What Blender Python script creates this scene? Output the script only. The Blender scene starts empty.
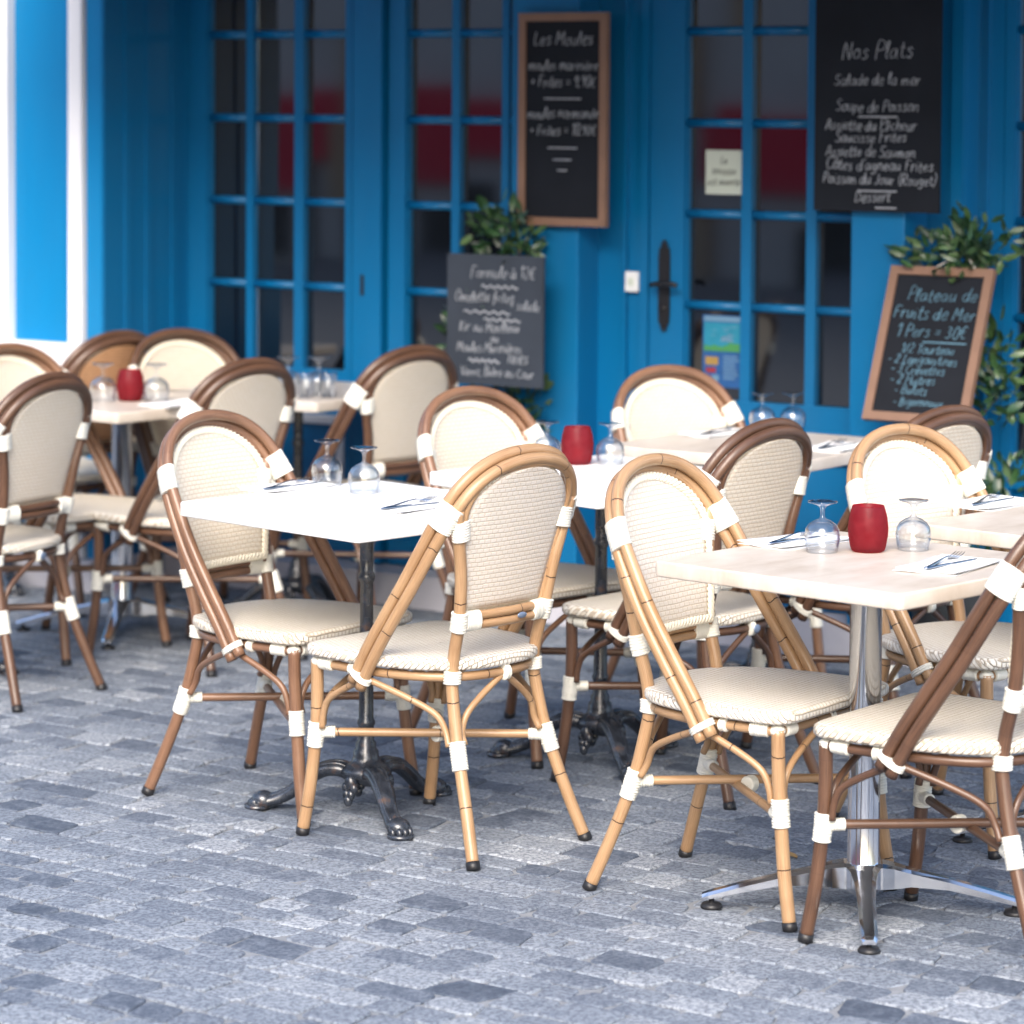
import bpy, bmesh, math, random
from mathutils import Vector, Matrix, Quaternion
rad = math.radians
S = bpy.context.scene
COL = S.collection

# ------------------------------------------------------------------ camera, light, exposure
EYE = 1.71
PITCH, ROLL = rad(3.02), rad(0.35)
cd = bpy.data.cameras.new('camera')
cam = bpy.data.objects.new('camera', cd); COL.objects.link(cam)
fw = Vector((0, math.cos(PITCH), -math.sin(PITCH))); up = Vector((0, math.sin(PITCH), math.cos(PITCH))); rt = Vector((1, 0, 0))
r2 = rt*math.cos(ROLL) + up*math.sin(ROLL); u2 = up*math.cos(ROLL) - rt*math.sin(ROLL)
M = Matrix((r2, u2, -fw)).transposed().to_4x4(); M.translation = (0, 0, EYE)
cam.matrix_world = M
cd.sensor_width = 36; cd.lens = 3130*36/1024; cd.shift_y = -250/1024
cd.clip_start = 0.1; cd.clip_end = 500
cd.dof.use_dof = True; cd.dof.focus_distance = 6.85; cd.dof.aperture_fstop = 3.3; cd.dof.aperture_blades = 0
S.camera = cam

SUN_EL, SUN_AZ = 38, 190          # azimuth clockwise from +Y
w = bpy.data.worlds.new('World'); S.world = w; w.use_nodes = True
nt = w.node_tree; nt.nodes.clear()
sky = nt.nodes.new('ShaderNodeTexSky'); sky.sky_type = 'NISHITA'; sky.sun_disc = False
sky.sun_elevation = rad(SUN_EL); sky.sun_rotation = rad(SUN_AZ); sky.air_density = 1.0; sky.dust_density = 3.0; sky.ozone_density = 1.0
bg = nt.nodes.new('ShaderNodeBackground'); bg.inputs[1].default_value = 0.15
ou = nt.nodes.new('ShaderNodeOutputWorld')
nt.links.new(sky.outputs[0], bg.inputs[0]); nt.links.new(bg.outputs[0], ou.inputs[0])
sd = bpy.data.lights.new('sun', 'SUN'); sd.energy = 1.25; sd.angle = rad(38); sd.color = (1.0, 0.95, 0.88)
sun = bpy.data.objects.new('sun', sd); COL.objects.link(sun)
sdir = Vector((math.sin(rad(SUN_AZ))*math.cos(rad(SUN_EL)), math.cos(rad(SUN_AZ))*math.cos(rad(SUN_EL)), math.sin(rad(SUN_EL))))
sun.rotation_euler = sdir.to_track_quat('Z', 'Y').to_euler(); sun.location = sdir*20
S.view_settings.view_transform = 'Standard'; S.view_settings.look = 'None'
S.view_settings.exposure = 1.52; S.view_settings.gamma = 1
S.render.engine = 'CYCLES'
S.cycles.max_bounces = 10; S.cycles.transmission_bounces = 10; S.cycles.transparent_max_bounces = 10
S.cycles.caustics_reflective = False; S.cycles.caustics_refractive = False
S.cycles.use_denoising = True

# ------------------------------------------------------------------ materials
def newmat(name):
    m = bpy.data.materials.new(name); m.use_nodes = True
    nt = m.node_tree
    return m, nt, nt.nodes['Principled BSDF']
def N(nt, t, **kw):
    n = nt.nodes.new(t)
    for k, v in kw.items():
        if k in n.inputs.keys(): n.inputs[k].default_value = v
        else: setattr(n, k, v)
    return n
def L(nt, a, b): nt.links.new(a, b)
def mixc(nt, fac, a, b, blend='MIX'):
    n = nt.nodes.new('ShaderNodeMix'); n.data_type = 'RGBA'; n.blend_type = blend
    for sock, val in ((n.inputs[0], fac), (n.inputs[6], a), (n.inputs[7], b)):
        if hasattr(val, 'links') or isinstance(val, bpy.types.NodeSocket): nt.links.new(val, sock)
        elif isinstance(val, (int, float)): sock.default_value = val
        else: sock.default_value = (*val, 1) if len(val) == 3 else val
    return n.outputs[2]
def math_(nt, op, a, b=None, c=None):
    n = nt.nodes.new('ShaderNodeMath'); n.operation = op
    for i, v in enumerate((a, b, c)):
        if v is None: continue
        if isinstance(v, bpy.types.NodeSocket): nt.links.new(v, n.inputs[i])
        else: n.inputs[i].default_value = v
    return n.outputs[0]
def noise(nt, scale, detail=3, vec=None, rough=.5):
    n = N(nt, 'ShaderNodeTexNoise'); n.inputs['Scale'].default_value = scale; n.inputs['Detail'].default_value = detail; n.inputs['Roughness'].default_value = rough
    if vec is not None: L(nt, vec, n.inputs['Vector'])
    return n
def ramp(nt, fac, stops):
    n = nt.nodes.new('ShaderNodeValToRGB'); e = n.color_ramp.elements
    while len(e) < len(stops): e.new(.5)
    for el, (p, c) in zip(e, stops): el.position = p; el.color = (*c, 1)
    L(nt, fac, n.inputs[0]); return n.outputs[0]
def bump(nt, h, strength, dist, bs):
    b = nt.nodes.new('ShaderNodeBump'); b.inputs['Strength'].default_value = strength; b.inputs['Distance'].default_value = dist
    L(nt, h, b.inputs['Height']); L(nt, b.outputs[0], bs.inputs['Normal']); return b
def objvec(nt, kind='Object'):
    return nt.nodes.new('ShaderNodeTexCoord').outputs[kind]

def simple(name, col, rough=.5, metal=0, var=.12, vscale=8, bmp=0, spec=.5):
    m, nt, b = newmat(name)
    n = noise(nt, vscale, 4, objvec(nt))
    c = mixc(nt, n.outputs[0], tuple(x*(1-var) for x in col), tuple(min(1, x*(1+var)) for x in col))
    L(nt, c, b.inputs['Base Color']); b.inputs['Roughness'].default_value = rough; b.inputs['Metallic'].default_value = metal
    b.inputs['Specular IOR Level'].default_value = spec
    if bmp:
        n2 = noise(nt, vscale*12, 4, objvec(nt)); bump(nt, n2.outputs[0], .4, bmp, b)
    return m

def cane(name, light, dark, node_strength, rough=.33):
    m, nt, b = newmat(name)
    uv = nt.nodes.new('ShaderNodeUVMap'); sep = nt.nodes.new('ShaderNodeSeparateXYZ'); L(nt, uv.outputs[0], sep.inputs[0])
    mp = nt.nodes.new('ShaderNodeMapping'); mp.inputs['Scale'].default_value = (9, 5, 1); L(nt, uv.outputs[0], mp.inputs[0])
    st = noise(nt, 3, 5, mp.outputs[0], .6)
    big = noise(nt, 9, 2, objvec(nt))
    f = math_(nt, 'ADD', math_(nt, 'MULTIPLY', st.outputs[0], .8), math_(nt, 'MULTIPLY', big.outputs[0], .4))
    c = ramp(nt, f, [(.40, dark), (.70, light)])
    # bamboo nodes: thin dark rings a hand's width apart, wandering a little round the cane
    wob = noise(nt, 2.5, 1, uv.outputs[0])
    v = math_(nt, 'ADD', sep.outputs[1], math_(nt, 'MULTIPLY', wob.outputs[0], .012))
    md = math_(nt, 'MODULO', v, .235)
    ring = math_(nt, 'LESS_THAN', math_(nt, 'ABSOLUTE', math_(nt, 'SUBTRACT', md, .07)), .0013)
    c2 = mixc(nt, math_(nt, 'MULTIPLY', ring, node_strength), c, (.03, .012, .006))
    L(nt, c2, b.inputs['Base Color'])
    b.inputs['Roughness'].default_value = rough; b.inputs['Specular IOR Level'].default_value = .55
    h = math_(nt, 'ADD', math_(nt, 'MULTIPLY', ring, -1.0), math_(nt, 'MULTIPLY', st.outputs[0], .25))
    bump(nt, h, .5, .0012, b)
    return m

def weave(name, c1, c2, gap, bw=.0175, rh=.0105, bs=.7, bd=.0015, trans=.42):
    m, nt, b = newmat(name)
    uv = nt.nodes.new('ShaderNodeUVMap')
    wob = noise(nt, 14, 2, uv.outputs[0])
    vm = nt.nodes.new('ShaderNodeVectorMath'); vm.operation = 'MULTIPLY_ADD'
    L(nt, wob.outputs[1], vm.inputs[0]); vm.inputs[1].default_value = (.004, .004, 0); L(nt, uv.outputs[0], vm.inputs[2])
    br = nt.nodes.new('ShaderNodeTexBrick'); br.offset = .5; br.squash = 1
    L(nt, vm.outputs[0], br.inputs['Vector'])
    for k, v in (('Scale', 1.0), ('Mortar Size', .0022), ('Mortar Smooth', 1.0), ('Brick Width', bw), ('Row Height', rh), ('Bias', 0.0)): br.inputs[k].default_value = v
    br.inputs['Color1'].default_value = (*c1, 1); br.inputs['Color2'].default_value = (*c2, 1); br.inputs['Mortar'].default_value = (*gap, 1)
    L(nt, br.outputs['Color'], b.inputs['Base Color']); b.inputs['Roughness'].default_value = .5; b.inputs['Specular IOR Level'].default_value = .35
    h = math_(nt, 'SUBTRACT', 1.0, br.outputs['Fac'])
    bump(nt, h, bs, bd, b)
    tl = nt.nodes.new('ShaderNodeBsdfTranslucent'); L(nt, mixc(nt, .5, br.outputs['Color'], (1.0, .80, .62)), tl.inputs[0])
    mx = nt.nodes.new('ShaderNodeMixShader'); mx.inputs[0].default_value = trans
    L(nt, b.outputs[0], mx.inputs[1]); L(nt, tl.outputs[0], mx.inputs[2]); L(nt, mx.outputs[0], nt.nodes['Material Output'].inputs[0])
    return m

M_TAN = cane('tan bamboo cane', (.42, .265, .145), (.27, .148, .070), .95)
M_BROWN = cane('mid brown cane', (.235, .128, .076), (.105, .050, .030), .15)
M_BROWN_SHADED = cane('shaded brown cane', (.128, .066, .039), (.048, .024, .015), .2)  # mid brown cane again, darkened so its colour carries the shade
M_WEAVE = weave('cream woven resin', (.88, .835, .73), (.91, .87, .78), (.74, .65, .52))
M_WEAVEW = weave('ivory woven resin', (.88, .85, .78), (.91, .88, .83), (.78, .71, .61))
M_SEAT = weave('cream woven seat resin', (.84, .79, .68), (.88, .83, .74), (.58, .48, .36), .0135, .0135, 1.0, .0032, .12)
M_SEATW = weave('ivory woven seat resin', (.87, .83, .75), (.90, .87, .80), (.62, .53, .42), .0135, .0135, 1.0, .0032, .12)
M_WEAVET = weave('apricot woven resin', (.62, .37, .20), (.70, .43, .24), (.40, .20, .10))
M_BIND = simple('white resin binding', (.70, .685, .61), .42, var=.04, vscale=40)
M_BRAID = simple('cream braid', (.78, .72, .59), .5, var=.06, vscale=60)
M_CAP = simple('black rubber', (.012, .012, .014), .45)
M_CHROME, nt_, b_ = newmat('polished aluminium')
b_.inputs['Base Color'].default_value = (.72, .74, .78, 1); b_.inputs['Metallic'].default_value = 1
n_ = noise(nt_, 6, 5, objvec(nt_)); L(nt_, ramp(nt_, n_.outputs[0], [(.3, (.08,)*3), (.75, (.24,)*3)]), b_.inputs['Roughness'])
M_IRON, nt_, b_ = newmat('black cast iron')
n_ = noise(nt_, 35, 5, objvec(nt_)); L(nt_, ramp(nt_, n_.outputs[0], [(.35, (.010, .013, .020)), (.62, (.03, .037, .052)), (.78, (.10, .055, .035))]), b_.inputs['Base Color'])
b_.inputs['Roughness'].default_value = .27; b_.inputs['Specular IOR Level'].default_value = 1.0; bump(nt_, n_.outputs[0], .5, .002, b_)

def top_mat(name, a, bb, c):
    m, nt, b = newmat(name)
    v = objvec(nt)
    n1 = noise(nt, 5, 6, v, .62); mp = nt.nodes.new('ShaderNodeMapping'); mp.inputs['Scale'].default_value = (1, 3.2, 1); L(nt, v, mp.inputs[0])
    n2 = noise(nt, 7, 6, mp.outputs[0], .65)
    f = math_(nt, 'ADD', math_(nt, 'MULTIPLY', n1.outputs[0], .5), math_(nt, 'MULTIPLY', n2.outputs[0], .5))
    L(nt, ramp(nt, f, [(.36, a), (.5, bb), (.64, c)]), b.inputs['Base Color'])
    b.inputs['Roughness'].default_value = .38
    return m
M_TOPC = top_mat('cream marbled table laminate', (.46, .385, .31), (.56, .49, .415), (.62, .565, .50))
M_TOPW = top_mat('white table laminate', (.84, .83, .80), (.88, .87, .85), (.90, .90, .89))
M_TOPG = top_mat('beige marbled table laminate', (.44, .39, .34), (.52, .47, .42), (.58, .535, .485))

M_GLASS, nt_, b_ = newmat('clear glass')
tp = nt_.nodes.new('ShaderNodeBsdfTransparent'); lw = nt_.nodes.new('ShaderNodeLayerWeight'); lw.inputs[0].default_value = .5
L(nt_, ramp(nt_, lw.outputs['Facing'], [(.0, (.97, .98, .985)), (.45, (.93, .95, .97)), (.75, (.66, .72, .80)), (.97, (.34, .40, .50))]), tp.inputs[0])
gg = nt_.nodes.new('ShaderNodeBsdfGlossy'); gg.inputs['Roughness'].default_value = .01; gg.inputs[0].default_value = (1, 1, 1, 1)
mx = nt_.nodes.new('ShaderNodeMixShader'); L(nt_, math_(nt_, 'ADD', .06, math_(nt_, 'MULTIPLY', .85, math_(nt_, 'POWER', lw.outputs['Facing'], 2.6))), mx.inputs[0]); L(nt_, tp.outputs[0], mx.inputs[1]); L(nt_, gg.outputs[0], mx.inputs[2]); L(nt_, mx.outputs[0], nt_.nodes['Material Output'].inputs[0])
M_RED, nt_, b_ = newmat('red frosted glass')
n_ = noise(nt_, 60, 4, objvec(nt_))
L(nt_, ramp(nt_, n_.outputs[0], [(.3, (.26, .030, .052)), (.75, (.40, .065, .090))]), b_.inputs['Base Color'])
b_.inputs['Roughness'].default_value = .38
tl = nt_.nodes.new('ShaderNodeBsdfTranslucent'); tl.inputs[0].default_value = (.62, .07, .09, 1)
tp = nt_.nodes.new('ShaderNodeBsdfTransparent'); tp.inputs[0].default_value = (.8, .05, .06, 1)
m1 = nt_.nodes.new('ShaderNodeMixShader'); m1.inputs[0].default_value = .62; L(nt_, b_.outputs[0], m1.inputs[1]); L(nt_, tl.outputs[0], m1.inputs[2])
m2 = nt_.nodes.new('ShaderNodeMixShader'); m2.inputs[0].default_value = .42; L(nt_, m1.outputs[0], m2.inputs[1]); L(nt_, tp.outputs[0], m2.inputs[2]); L(nt_, m2.outputs[0], nt_.nodes['Material Output'].inputs[0])
M_STEEL, nt_, b_ = newmat('stainless steel'); b_.inputs['Base Color'].default_value = (.50, .55, .62, 1); b_.inputs['Metallic'].default_value = 1; b_.inputs['Roughness'].default_value = .16
M_NAPKIN = simple('white paper napkin', (.86, .86, .86), .8, var=.03, vscale=20, bmp=.0006)

def paint(name, col, rough=.35, var=.10):
    m, nt, b = newmat(name)
    v = objvec(nt)
    mp = nt.nodes.new('ShaderNodeMapping'); mp.inputs['Scale'].default_value = (1, 1, .25); L(nt, v, mp.inputs[0])
    n1 = noise(nt, 5, 5, mp.outputs[0]); n2 = noise(nt, 60, 3, mp.outputs[0])
    c = mixc(nt, n1.outputs[0], tuple(x*(1-var) for x in col), tuple(min(1, x*(1+var)) for x in col))
    n3 = noise(nt, 1.6, 6, mp.outputs[0], .7); n4 = noise(nt, 34, 6, v, .75)
    fade = ramp(nt, n3.outputs[0], [(.45, (0, 0, 0)), (.75, (.28, .28, .28))])
    c = mixc(nt, fade, c, tuple(min(1, x*.8+.035) for x in col))
    chip = ramp(nt, n4.outputs[0], [(.70, (0, 0, 0)), (.715, (.8, .8, .8))])
    c = mixc(nt, chip, c, tuple(min(1, x*.5+.10) for x in col))
    L(nt, c, b.inputs['Base Color'])
    L(nt, math_(nt, 'ADD', math_(nt, 'MULTIPLY', n3.outputs[0], .3), rough-.15), b.inputs['Roughness'])
    bump(nt, n2.outputs[0], .25, .0012, b); b.inputs['Specular IOR Level'].default_value = .35
    return m
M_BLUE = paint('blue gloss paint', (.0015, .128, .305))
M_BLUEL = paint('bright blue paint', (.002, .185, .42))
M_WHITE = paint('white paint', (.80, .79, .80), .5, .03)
M_PLINTH = simple('pale stone plinth', (.50, .50, .56), .8, var=.12, vscale=6, bmp=.003)
M_PANE, nt_, b_ = newmat('dark shop glass')
b_.inputs['Base Color'].default_value = (.003, .004, .006, 1); b_.inputs['Roughness'].default_value = .045; b_.inputs['IOR'].default_value = 1.5; b_.inputs['Specular IOR Level'].default_value = 1.0
b_.inputs['Coat Weight'].default_value = 1; b_.inputs['Coat Roughness'].default_value = .03
M_SLATE = simple('chalkboard slate', (.010, .012, .017), .7, var=.45, vscale=5, spec=.15)
M_SLATEG = simple('grey chalkboard slate', (.032, .040, .055), .7, var=.4, vscale=5, spec=.2)
M_CHALK = simple('white chalk', (.40, .42, .46), .9, var=.25, vscale=80)
M_CHALKB = simple('pale blue chalk', (.12, .25, .34), .9, var=.3, vscale=80)
M_WOOD = simple('light wood frame', (.20, .112, .072), .5, var=.2, vscale=14)
M_BLACKM = simple('black iron fitting', (.010, .010, .012), .4)
M_PLASTIC = simple('white plastic', (.75, .76, .76), .4, var=.02)
M_PAPER = simple('cream paper', (.55, .60, .52), .8, var=.05)
M_STONEW = simple('grey render', (.62, .57, .57), .9, var=.15, vscale=2)
M_REDP = simple('red shopfront paint', (.75, .012, .05), .5, var=.1, vscale=2)
M_POT = simple('dark planter', (.03, .035, .04), .6)
M_BARK = simple('brown bark', (.10, .07, .045), .85, var=.3, vscale=40, bmp=.003)
M_LEAF, nt_, b_ = newmat('laurel leaf')
g_ = nt_.nodes.new('ShaderNodeNewGeometry'); n_ = noise(nt_, 22, 3, g_.outputs['Position'])
at_ = nt_.nodes.new('ShaderNodeAttribute'); at_.attribute_name = 'tone'
f_ = math_(nt_, 'ADD', math_(nt_, 'MULTIPLY', n_.outputs[0], .35), math_(nt_, 'MULTIPLY', at_.outputs['Fac'], .65))
L(nt_, ramp(nt_, f_, [(.2, (.010, .030, .014)), (.6, (.030, .085, .028)), (.85, (.10, .16, .06))]), b_.inputs['Base Color'])
b_.inputs['Roughness'].default_value = .35; b_.inputs['Specular IOR Level'].default_value = .6

# setts and ground
M_SETT, nt_, b_ = newmat('blue grey stone sett')
v_ = objvec(nt_); at_ = nt_.nodes.new('ShaderNodeAttribute'); at_.attribute_name = 'tone'
n1 = noise(nt_, 26, 6, v_, .65); n2 = noise(nt_, 95, 5, v_, .7); n3 = noise(nt_, 1.1, 3, v_)
f_ = math_(nt_, 'ADD', math_(nt_, 'MULTIPLY', at_.outputs['Fac'], .50), math_(nt_, 'MULTIPLY', n1.outputs[0], .52))
f_ = math_(nt_, 'ADD', f_, math_(nt_, 'MULTIPLY', n3.outputs[0], .16))
c_ = ramp(nt_, f_, [(.30, (.055, .072, .100)), (.46, (.140, .165, .205)), (.62, (.235, .265, .305)), (.86, (.38, .405, .435))])
c_ = mixc(nt_, ramp(nt_, n2.outputs[0], [(.44, (0, 0, 0)), (.54, (1, 1, 1))]), mixc(nt_, .62, c_, (.035, .045, .075)), c_)
L(nt_, c_, b_.inputs['Base Color']); b_.inputs['Roughness'].default_value = .72
bump(nt_, math_(nt_, 'ADD', n1.outputs[0], math_(nt_, 'MULTIPLY', n2.outputs[0], .4)), .5, .004, b_)
M_JOINT = simple('sandy joint filling', (.22, .23, .245), .95, var=.3, vscale=30, bmp=.004)

# ------------------------------------------------------------------ mesh helpers
class MB:
    def __init__(s): s.v = []; s.f = []; s.uv = []; s.sm = []; s.mi = []; s.tone = []
    def add(s, vs, fs, uvs=None, smooth=True, mi=0, tone=None):
        o = len(s.v); s.v += [tuple(p) for p in vs]; s.uv += (uvs if uvs else [(p[0], p[1]) for p in vs])
        s.f += [tuple(i+o for i in f) for f in fs]; s.sm += [smooth]*len(fs); s.mi += [mi]*len(fs)
        s.tone += [tone if tone is not None else .5]*len(vs)
        return s
    def build(s, name, mat, parent=None, tone=False):
        me = bpy.data.meshes.new(name); me.from_pydata(s.v, [], s.f); me.update()
        ul = me.uv_layers.new(name='UVMap')
        li = [0]*len(me.loops); me.loops.foreach_get('vertex_index', li)
        flat = []
        for i in li: flat += [s.uv[i][0], s.uv[i][1]]
        ul.data.foreach_set('uv', flat)
        me.polygons.foreach_set('use_smooth', s.sm); me.polygons.foreach_set('material_index', s.mi)
        for m in (mat if isinstance(mat, (list, tuple)) else [mat]): me.materials.append(m)
        if tone:
            a = me.attributes.new('tone', 'FLOAT', 'POINT'); a.data.foreach_set('value', s.tone)
        me.update()
        o = bpy.data.objects.new(name, me); COL.objects.link(o)
        if parent: o.parent = parent
        return o

def catmull(pts, n=6):
    P = [Vector(p) for p in pts]; out = []
    P = [P[0]*2-P[1]] + P + [P[-1]*2-P[-2]]
    for i in range(1, len(P)-2):
        for k in range(n):
            t = k/n; a, b, c, d = P[i-1], P[i], P[i+1], P[i+2]
            out.append(.5*((2*b) + (c-a)*t + (2*a-5*b+4*c-d)*t*t + (3*b-a-3*c+d)*t**3))
    out.append(P[-2].copy()); return out
def resample(path, step, closed=False):
    if closed: path = path + [path[0]]
    L_ = [0]
    for a, b in zip(path, path[1:]): L_.append(L_[-1]+(b-a).length)
    n = max(2, round(L_[-1]/step)); out = []; j = 0
    for i in range(n if closed else n+1):
        d = L_[-1]*i/n
        while j < len(L_)-2 and L_[j+1] < d: j += 1
        t = (d-L_[j])/max(1e-9, L_[j+1]-L_[j]); out.append(path[j].lerp(path[j+1], t))
    return out
rng = random.Random(5)
def tube(mb, path, r, sides=10, closed=False, caps=True, sec=None, mi=0, uvs=True):
    """sweep a circle (or sec(i)->(a,b,N)) along path; r a number or f(i/n)"""
    n = len(path); v0 = rng.random()*.235
    T = []
    for i in range(n):
        a = path[(i-1) % n] if (closed or i > 0) else path[i]; b = path[(i+1) % n] if (closed or i < n-1) else path[i]
        T.append((b-a).normalized())
    nn = T[0].orthogonal().normalized(); vs = []; uv = []; d = 0
    for i in range(n):
        if i:
            q = T[i-1].rotation_difference(T[i]); nn = (q @ nn); nn = (nn - T[i]*nn.dot(T[i])).normalized(); d += (path[i]-path[i-1]).length
        if sec:
            a, b, Nv = sec(i/(n-1)); Nx = (Nv - T[i]*Nv.dot(T[i])).normalized()
        else:
            a = b = r(i/(n-1)) if callable(r) else r; Nx = nn
        By = T[i].cross(Nx)
        for k in range(sides):
            t = 2*math.pi*k/sides; vs.append(path[i]+Nx*(a*math.cos(t))+By*(b*math.sin(t))); uv.append((abs(k/sides*2-1), v0+d))
    fs = []
    for i in range(n if closed else n-1):
        j = (i+1) % n
        for k in range(sides):
            k2 = (k+1) % sides; fs.append((i*sides+k, i*sides+k2, j*sides+k2, j*sides+k))
    if caps and not closed:
        fs.append(tuple(range(sides))[::-1]); fs.append(tuple((n-1)*sides+k for k in range(sides)))
    mb.add(vs, fs, uv, True, mi); return mb
def box(mb, x0, x1, y0, y1, z0, z1, mi=0):
    vs = [(x, y, z) for z in (z0, z1) for y in (y0, y1) for x in (x0, x1)]
    mb.add(vs, [(0, 2, 3, 1), (4, 5, 7, 6), (0, 1, 5, 4), (2, 6, 7, 3), (0, 4, 6, 2), (1, 3, 7, 5)], None, False, mi); return mb
def lathe(mb, prof, seg=28, c=(0, 0, 0), mi=0, closed=False):
    vs = []; fs = []; n = len(prof)
    for i in range(seg):
        t = 2*math.pi*i/seg
        for r, z in prof: vs.append((c[0]+r*math.cos(t), c[1]+r*math.sin(t), c[2]+z))
    for i in range(seg):
        j = (i+1) % seg
        for k in range(n if closed else n-1):
            k2 = (k+1) % n
            fs.append((i*n+k, j*n+k, j*n+k2, i*n+k2))
    mb.add(vs, fs, None, True, mi); return mb
def ellipsoid(mb, c, r, rot=None, seg=12, rings=8, mi=0):
    vs = []; fs = []
    for i in range(rings+1):
        p = math.pi*i/rings
        for k in range(seg):
            t = 2*math.pi*k/seg; q = Vector((r[0]*math.sin(p)*math.cos(t), r[1]*math.sin(p)*math.sin(t), r[2]*math.cos(p)))
            if rot: q = rot @ q
            vs.append(q+Vector(c))
    for i in range(rings):
        for k in range(seg):
            k2 = (k+1) % seg; fs.append((i*seg+k, (i+1)*seg+k, (i+1)*seg+k2, i*seg+k2))
    mb.add(vs, fs, None, True, mi); return mb
def bevelled(name, mat, parent, x0, x1, y0, y1, z0, z1, r=.004, seg=2):
    bm = bmesh.new(); bmesh.ops.create_cube(bm, size=1)
    for v in bm.verts: v.co = Vector(((x0+x1)/2+v.co.x*(x1-x0), (y0+y1)/2+v.co.y*(y1-y0), (z0+z1)/2+v.co.z*(z1-z0)))
    bmesh.ops.bevel(bm, geom=bm.edges[:], offset=r, segments=seg, profile=.6, affect='EDGES')
    me = bpy.data.meshes.new(name); bm.to_mesh(me); bm.free(); me.materials.append(mat)
    o = bpy.data.objects.new(name, me); COL.objects.link(o); o.parent = parent; return o
def empty(name, loc=(0, 0, 0), rz=0, label=None, cat=None, group=None, kind=None):
    o = bpy.data.objects.new(name, None); COL.objects.link(o); o.location = loc; o.rotation_euler = (0, 0, rz); o.empty_display_size = .1
    tag(o, label, cat, group, kind); return o
def tag(o, label=None, cat=None, group=None, kind=None):
    if label: o['label'] = label
    if cat: o['category'] = cat
    if group: o['group'] = group
    if kind: o['kind'] = kind
    return o
def children(o): return [c for c in bpy.data.objects if c.parent == o]
def copy_tree(o, kids, parent=None):
    c = o.copy(); COL.objects.link(c)
    if parent: c.parent = parent
    for k in kids.get(o.name, []): copy_tree(k, kids, c)
    return c
def kidmap():
    d = {}
    for o in bpy.data.objects:
        if o.parent: d.setdefault(o.parent.name, []).append(o)
    return d

# ------------------------------------------------------------------ ground and setts
g = MB(); box(g, -120, 120, -60, 180, -.3, -.0048)
tag(g.build('ground', M_JOINT), kind='structure')
PA = rad(-37)
def sett_field():
    mb = MB(); R = random.Random(11)
    ca, sa = math.cos(PA), math.sin(PA)
    cx, cy = 0.2, 8.2
    v = -4.6
    while v < 4.6:
        h = R.uniform(.078, .112)
        u = -5.2 + R.uniform(0, .2)
        while u < 5.2:
            wd = R.choice((R.uniform(.075, .11), R.uniform(.095, .14), R.uniform(.12, .17)))
            mx, my = cx+(u+wd/2)*ca-(v+h/2)*sa, cy+(u+wd/2)*sa+(v+h/2)*ca
            if 4.9 < my < 11.6 and abs(mx) < 2.6:
                gp = .0013 + R.uniform(0, .0022); hw, hh = wd/2-gp, h/2-gp
                zt = R.gauss(0, .0013); tx, ty = R.gauss(0, .008), R.gauss(0, .008); cr = R.uniform(.005, .014)
                sk = R.gauss(0, .006); tn = min(1, max(0, R.gauss(.52, .20)))
                if R.random() < .025: tn = R.uniform(.0, .2)
                ring = []
                for (sx, sy) in ((-1, -1), (1, -1), (1, 1), (-1, 1)):
                    px, py = sx*(hw+R.gauss(0, .0015))+sy*sk, sy*(hh+R.gauss(0, .0015))
                    if sx*sy > 0: ring += [(px-sx*0, py-sy*cr), (px-sx*cr, py)]
                    else: ring += [(px-sx*cr, py), (px, py-sy*cr)]
                lv = [(1.0, -.03), (1.0, -.0034), (.985, -.0010), (.955, .0002)]
                vs = []; n = len(ring)
                for sc, dz in lv:
                    for (px, py) in ring:
                        qx, qy = px*(1-(1-sc)*.1/ max(hw, .03)) if sc < 1 else px, py*(1-(1-sc)*.1/max(hh, .03)) if sc < 1 else py
                        z = zt+dz+tx*qx+ty*qy
                        X, Y = u+wd/2+qx, v+h/2+qy
                        vs.append((cx+X*ca-Y*sa, cy+X*sa+Y*ca, z))
                fs = []
                for l in range(len(lv)-1):
                    for k in range(n): k2 = (k+1) % n; fs.append((l*n+k, l*n+k2, (l+1)*n+k2, (l+1)*n+k))
                fs.append(tuple((len(lv)-1)*n+k for k in range(n)))
                mb.add(vs, fs, None, False, 0, tn)
            u += wd
        v += h
    return mb.build('paving', M_SETT, None, tone=True)
tag(sett_field(), kind='structure')

# ------------------------------------------------------------------ chair
def half(pts, s): return [Vector((p[0]*s, p[1], p[2])) for p in pts]
REAR = [(.189, -.272, .012), (.168, -.232, .12), (.150, -.190, .243), (.140, -.163, .36), (.137, -.158, .41), (.138, -.166, .47), (.143, -.184, .54), (.155, -.200, .64), (.176, -.212, .73), (.190, -.222, .795)]
FRONT = [(.213, .242, .012), (.207, .224, .12), (.202, .211, .243), (.203, .206, .33), (.205, .205, .412)]
HOOP = [((.233, .050, .378), (0, .85, .53)), ((.234, .005, .455), (0, .85, .53)), ((.233, -.045, .53), (0, .84, .54)), ((.228, -.105, .62), (.05, .83, .55)), ((.218, -.158, .71), (.12, .80, .58)),
        ((.203, -.200, .785), (.22, .78, .58)), ((.172, -.230, .844), (.22, .76, .60)), ((.124, -.250, .883), (.12, .76, .64)), ((.064, -.260, .903), (.05, .76, .65)), ((0, -.263, .909), (0, .76, .65))]
def hoop_curve():
    c = [Vector(p) for p, _ in HOOP]; nrm = [Vector(n_) for _, n_ in HOOP]
    full = c + [Vector((-p.x, p.y, p.z)) for p in reversed(c[:-1])]
    fn = nrm + [Vector((-p.x, p.y, p.z)) for p in reversed(nrm[:-1])]
    return catmull(full, 6), catmull(fn, 6)
HC, HN = hoop_curve()
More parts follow.
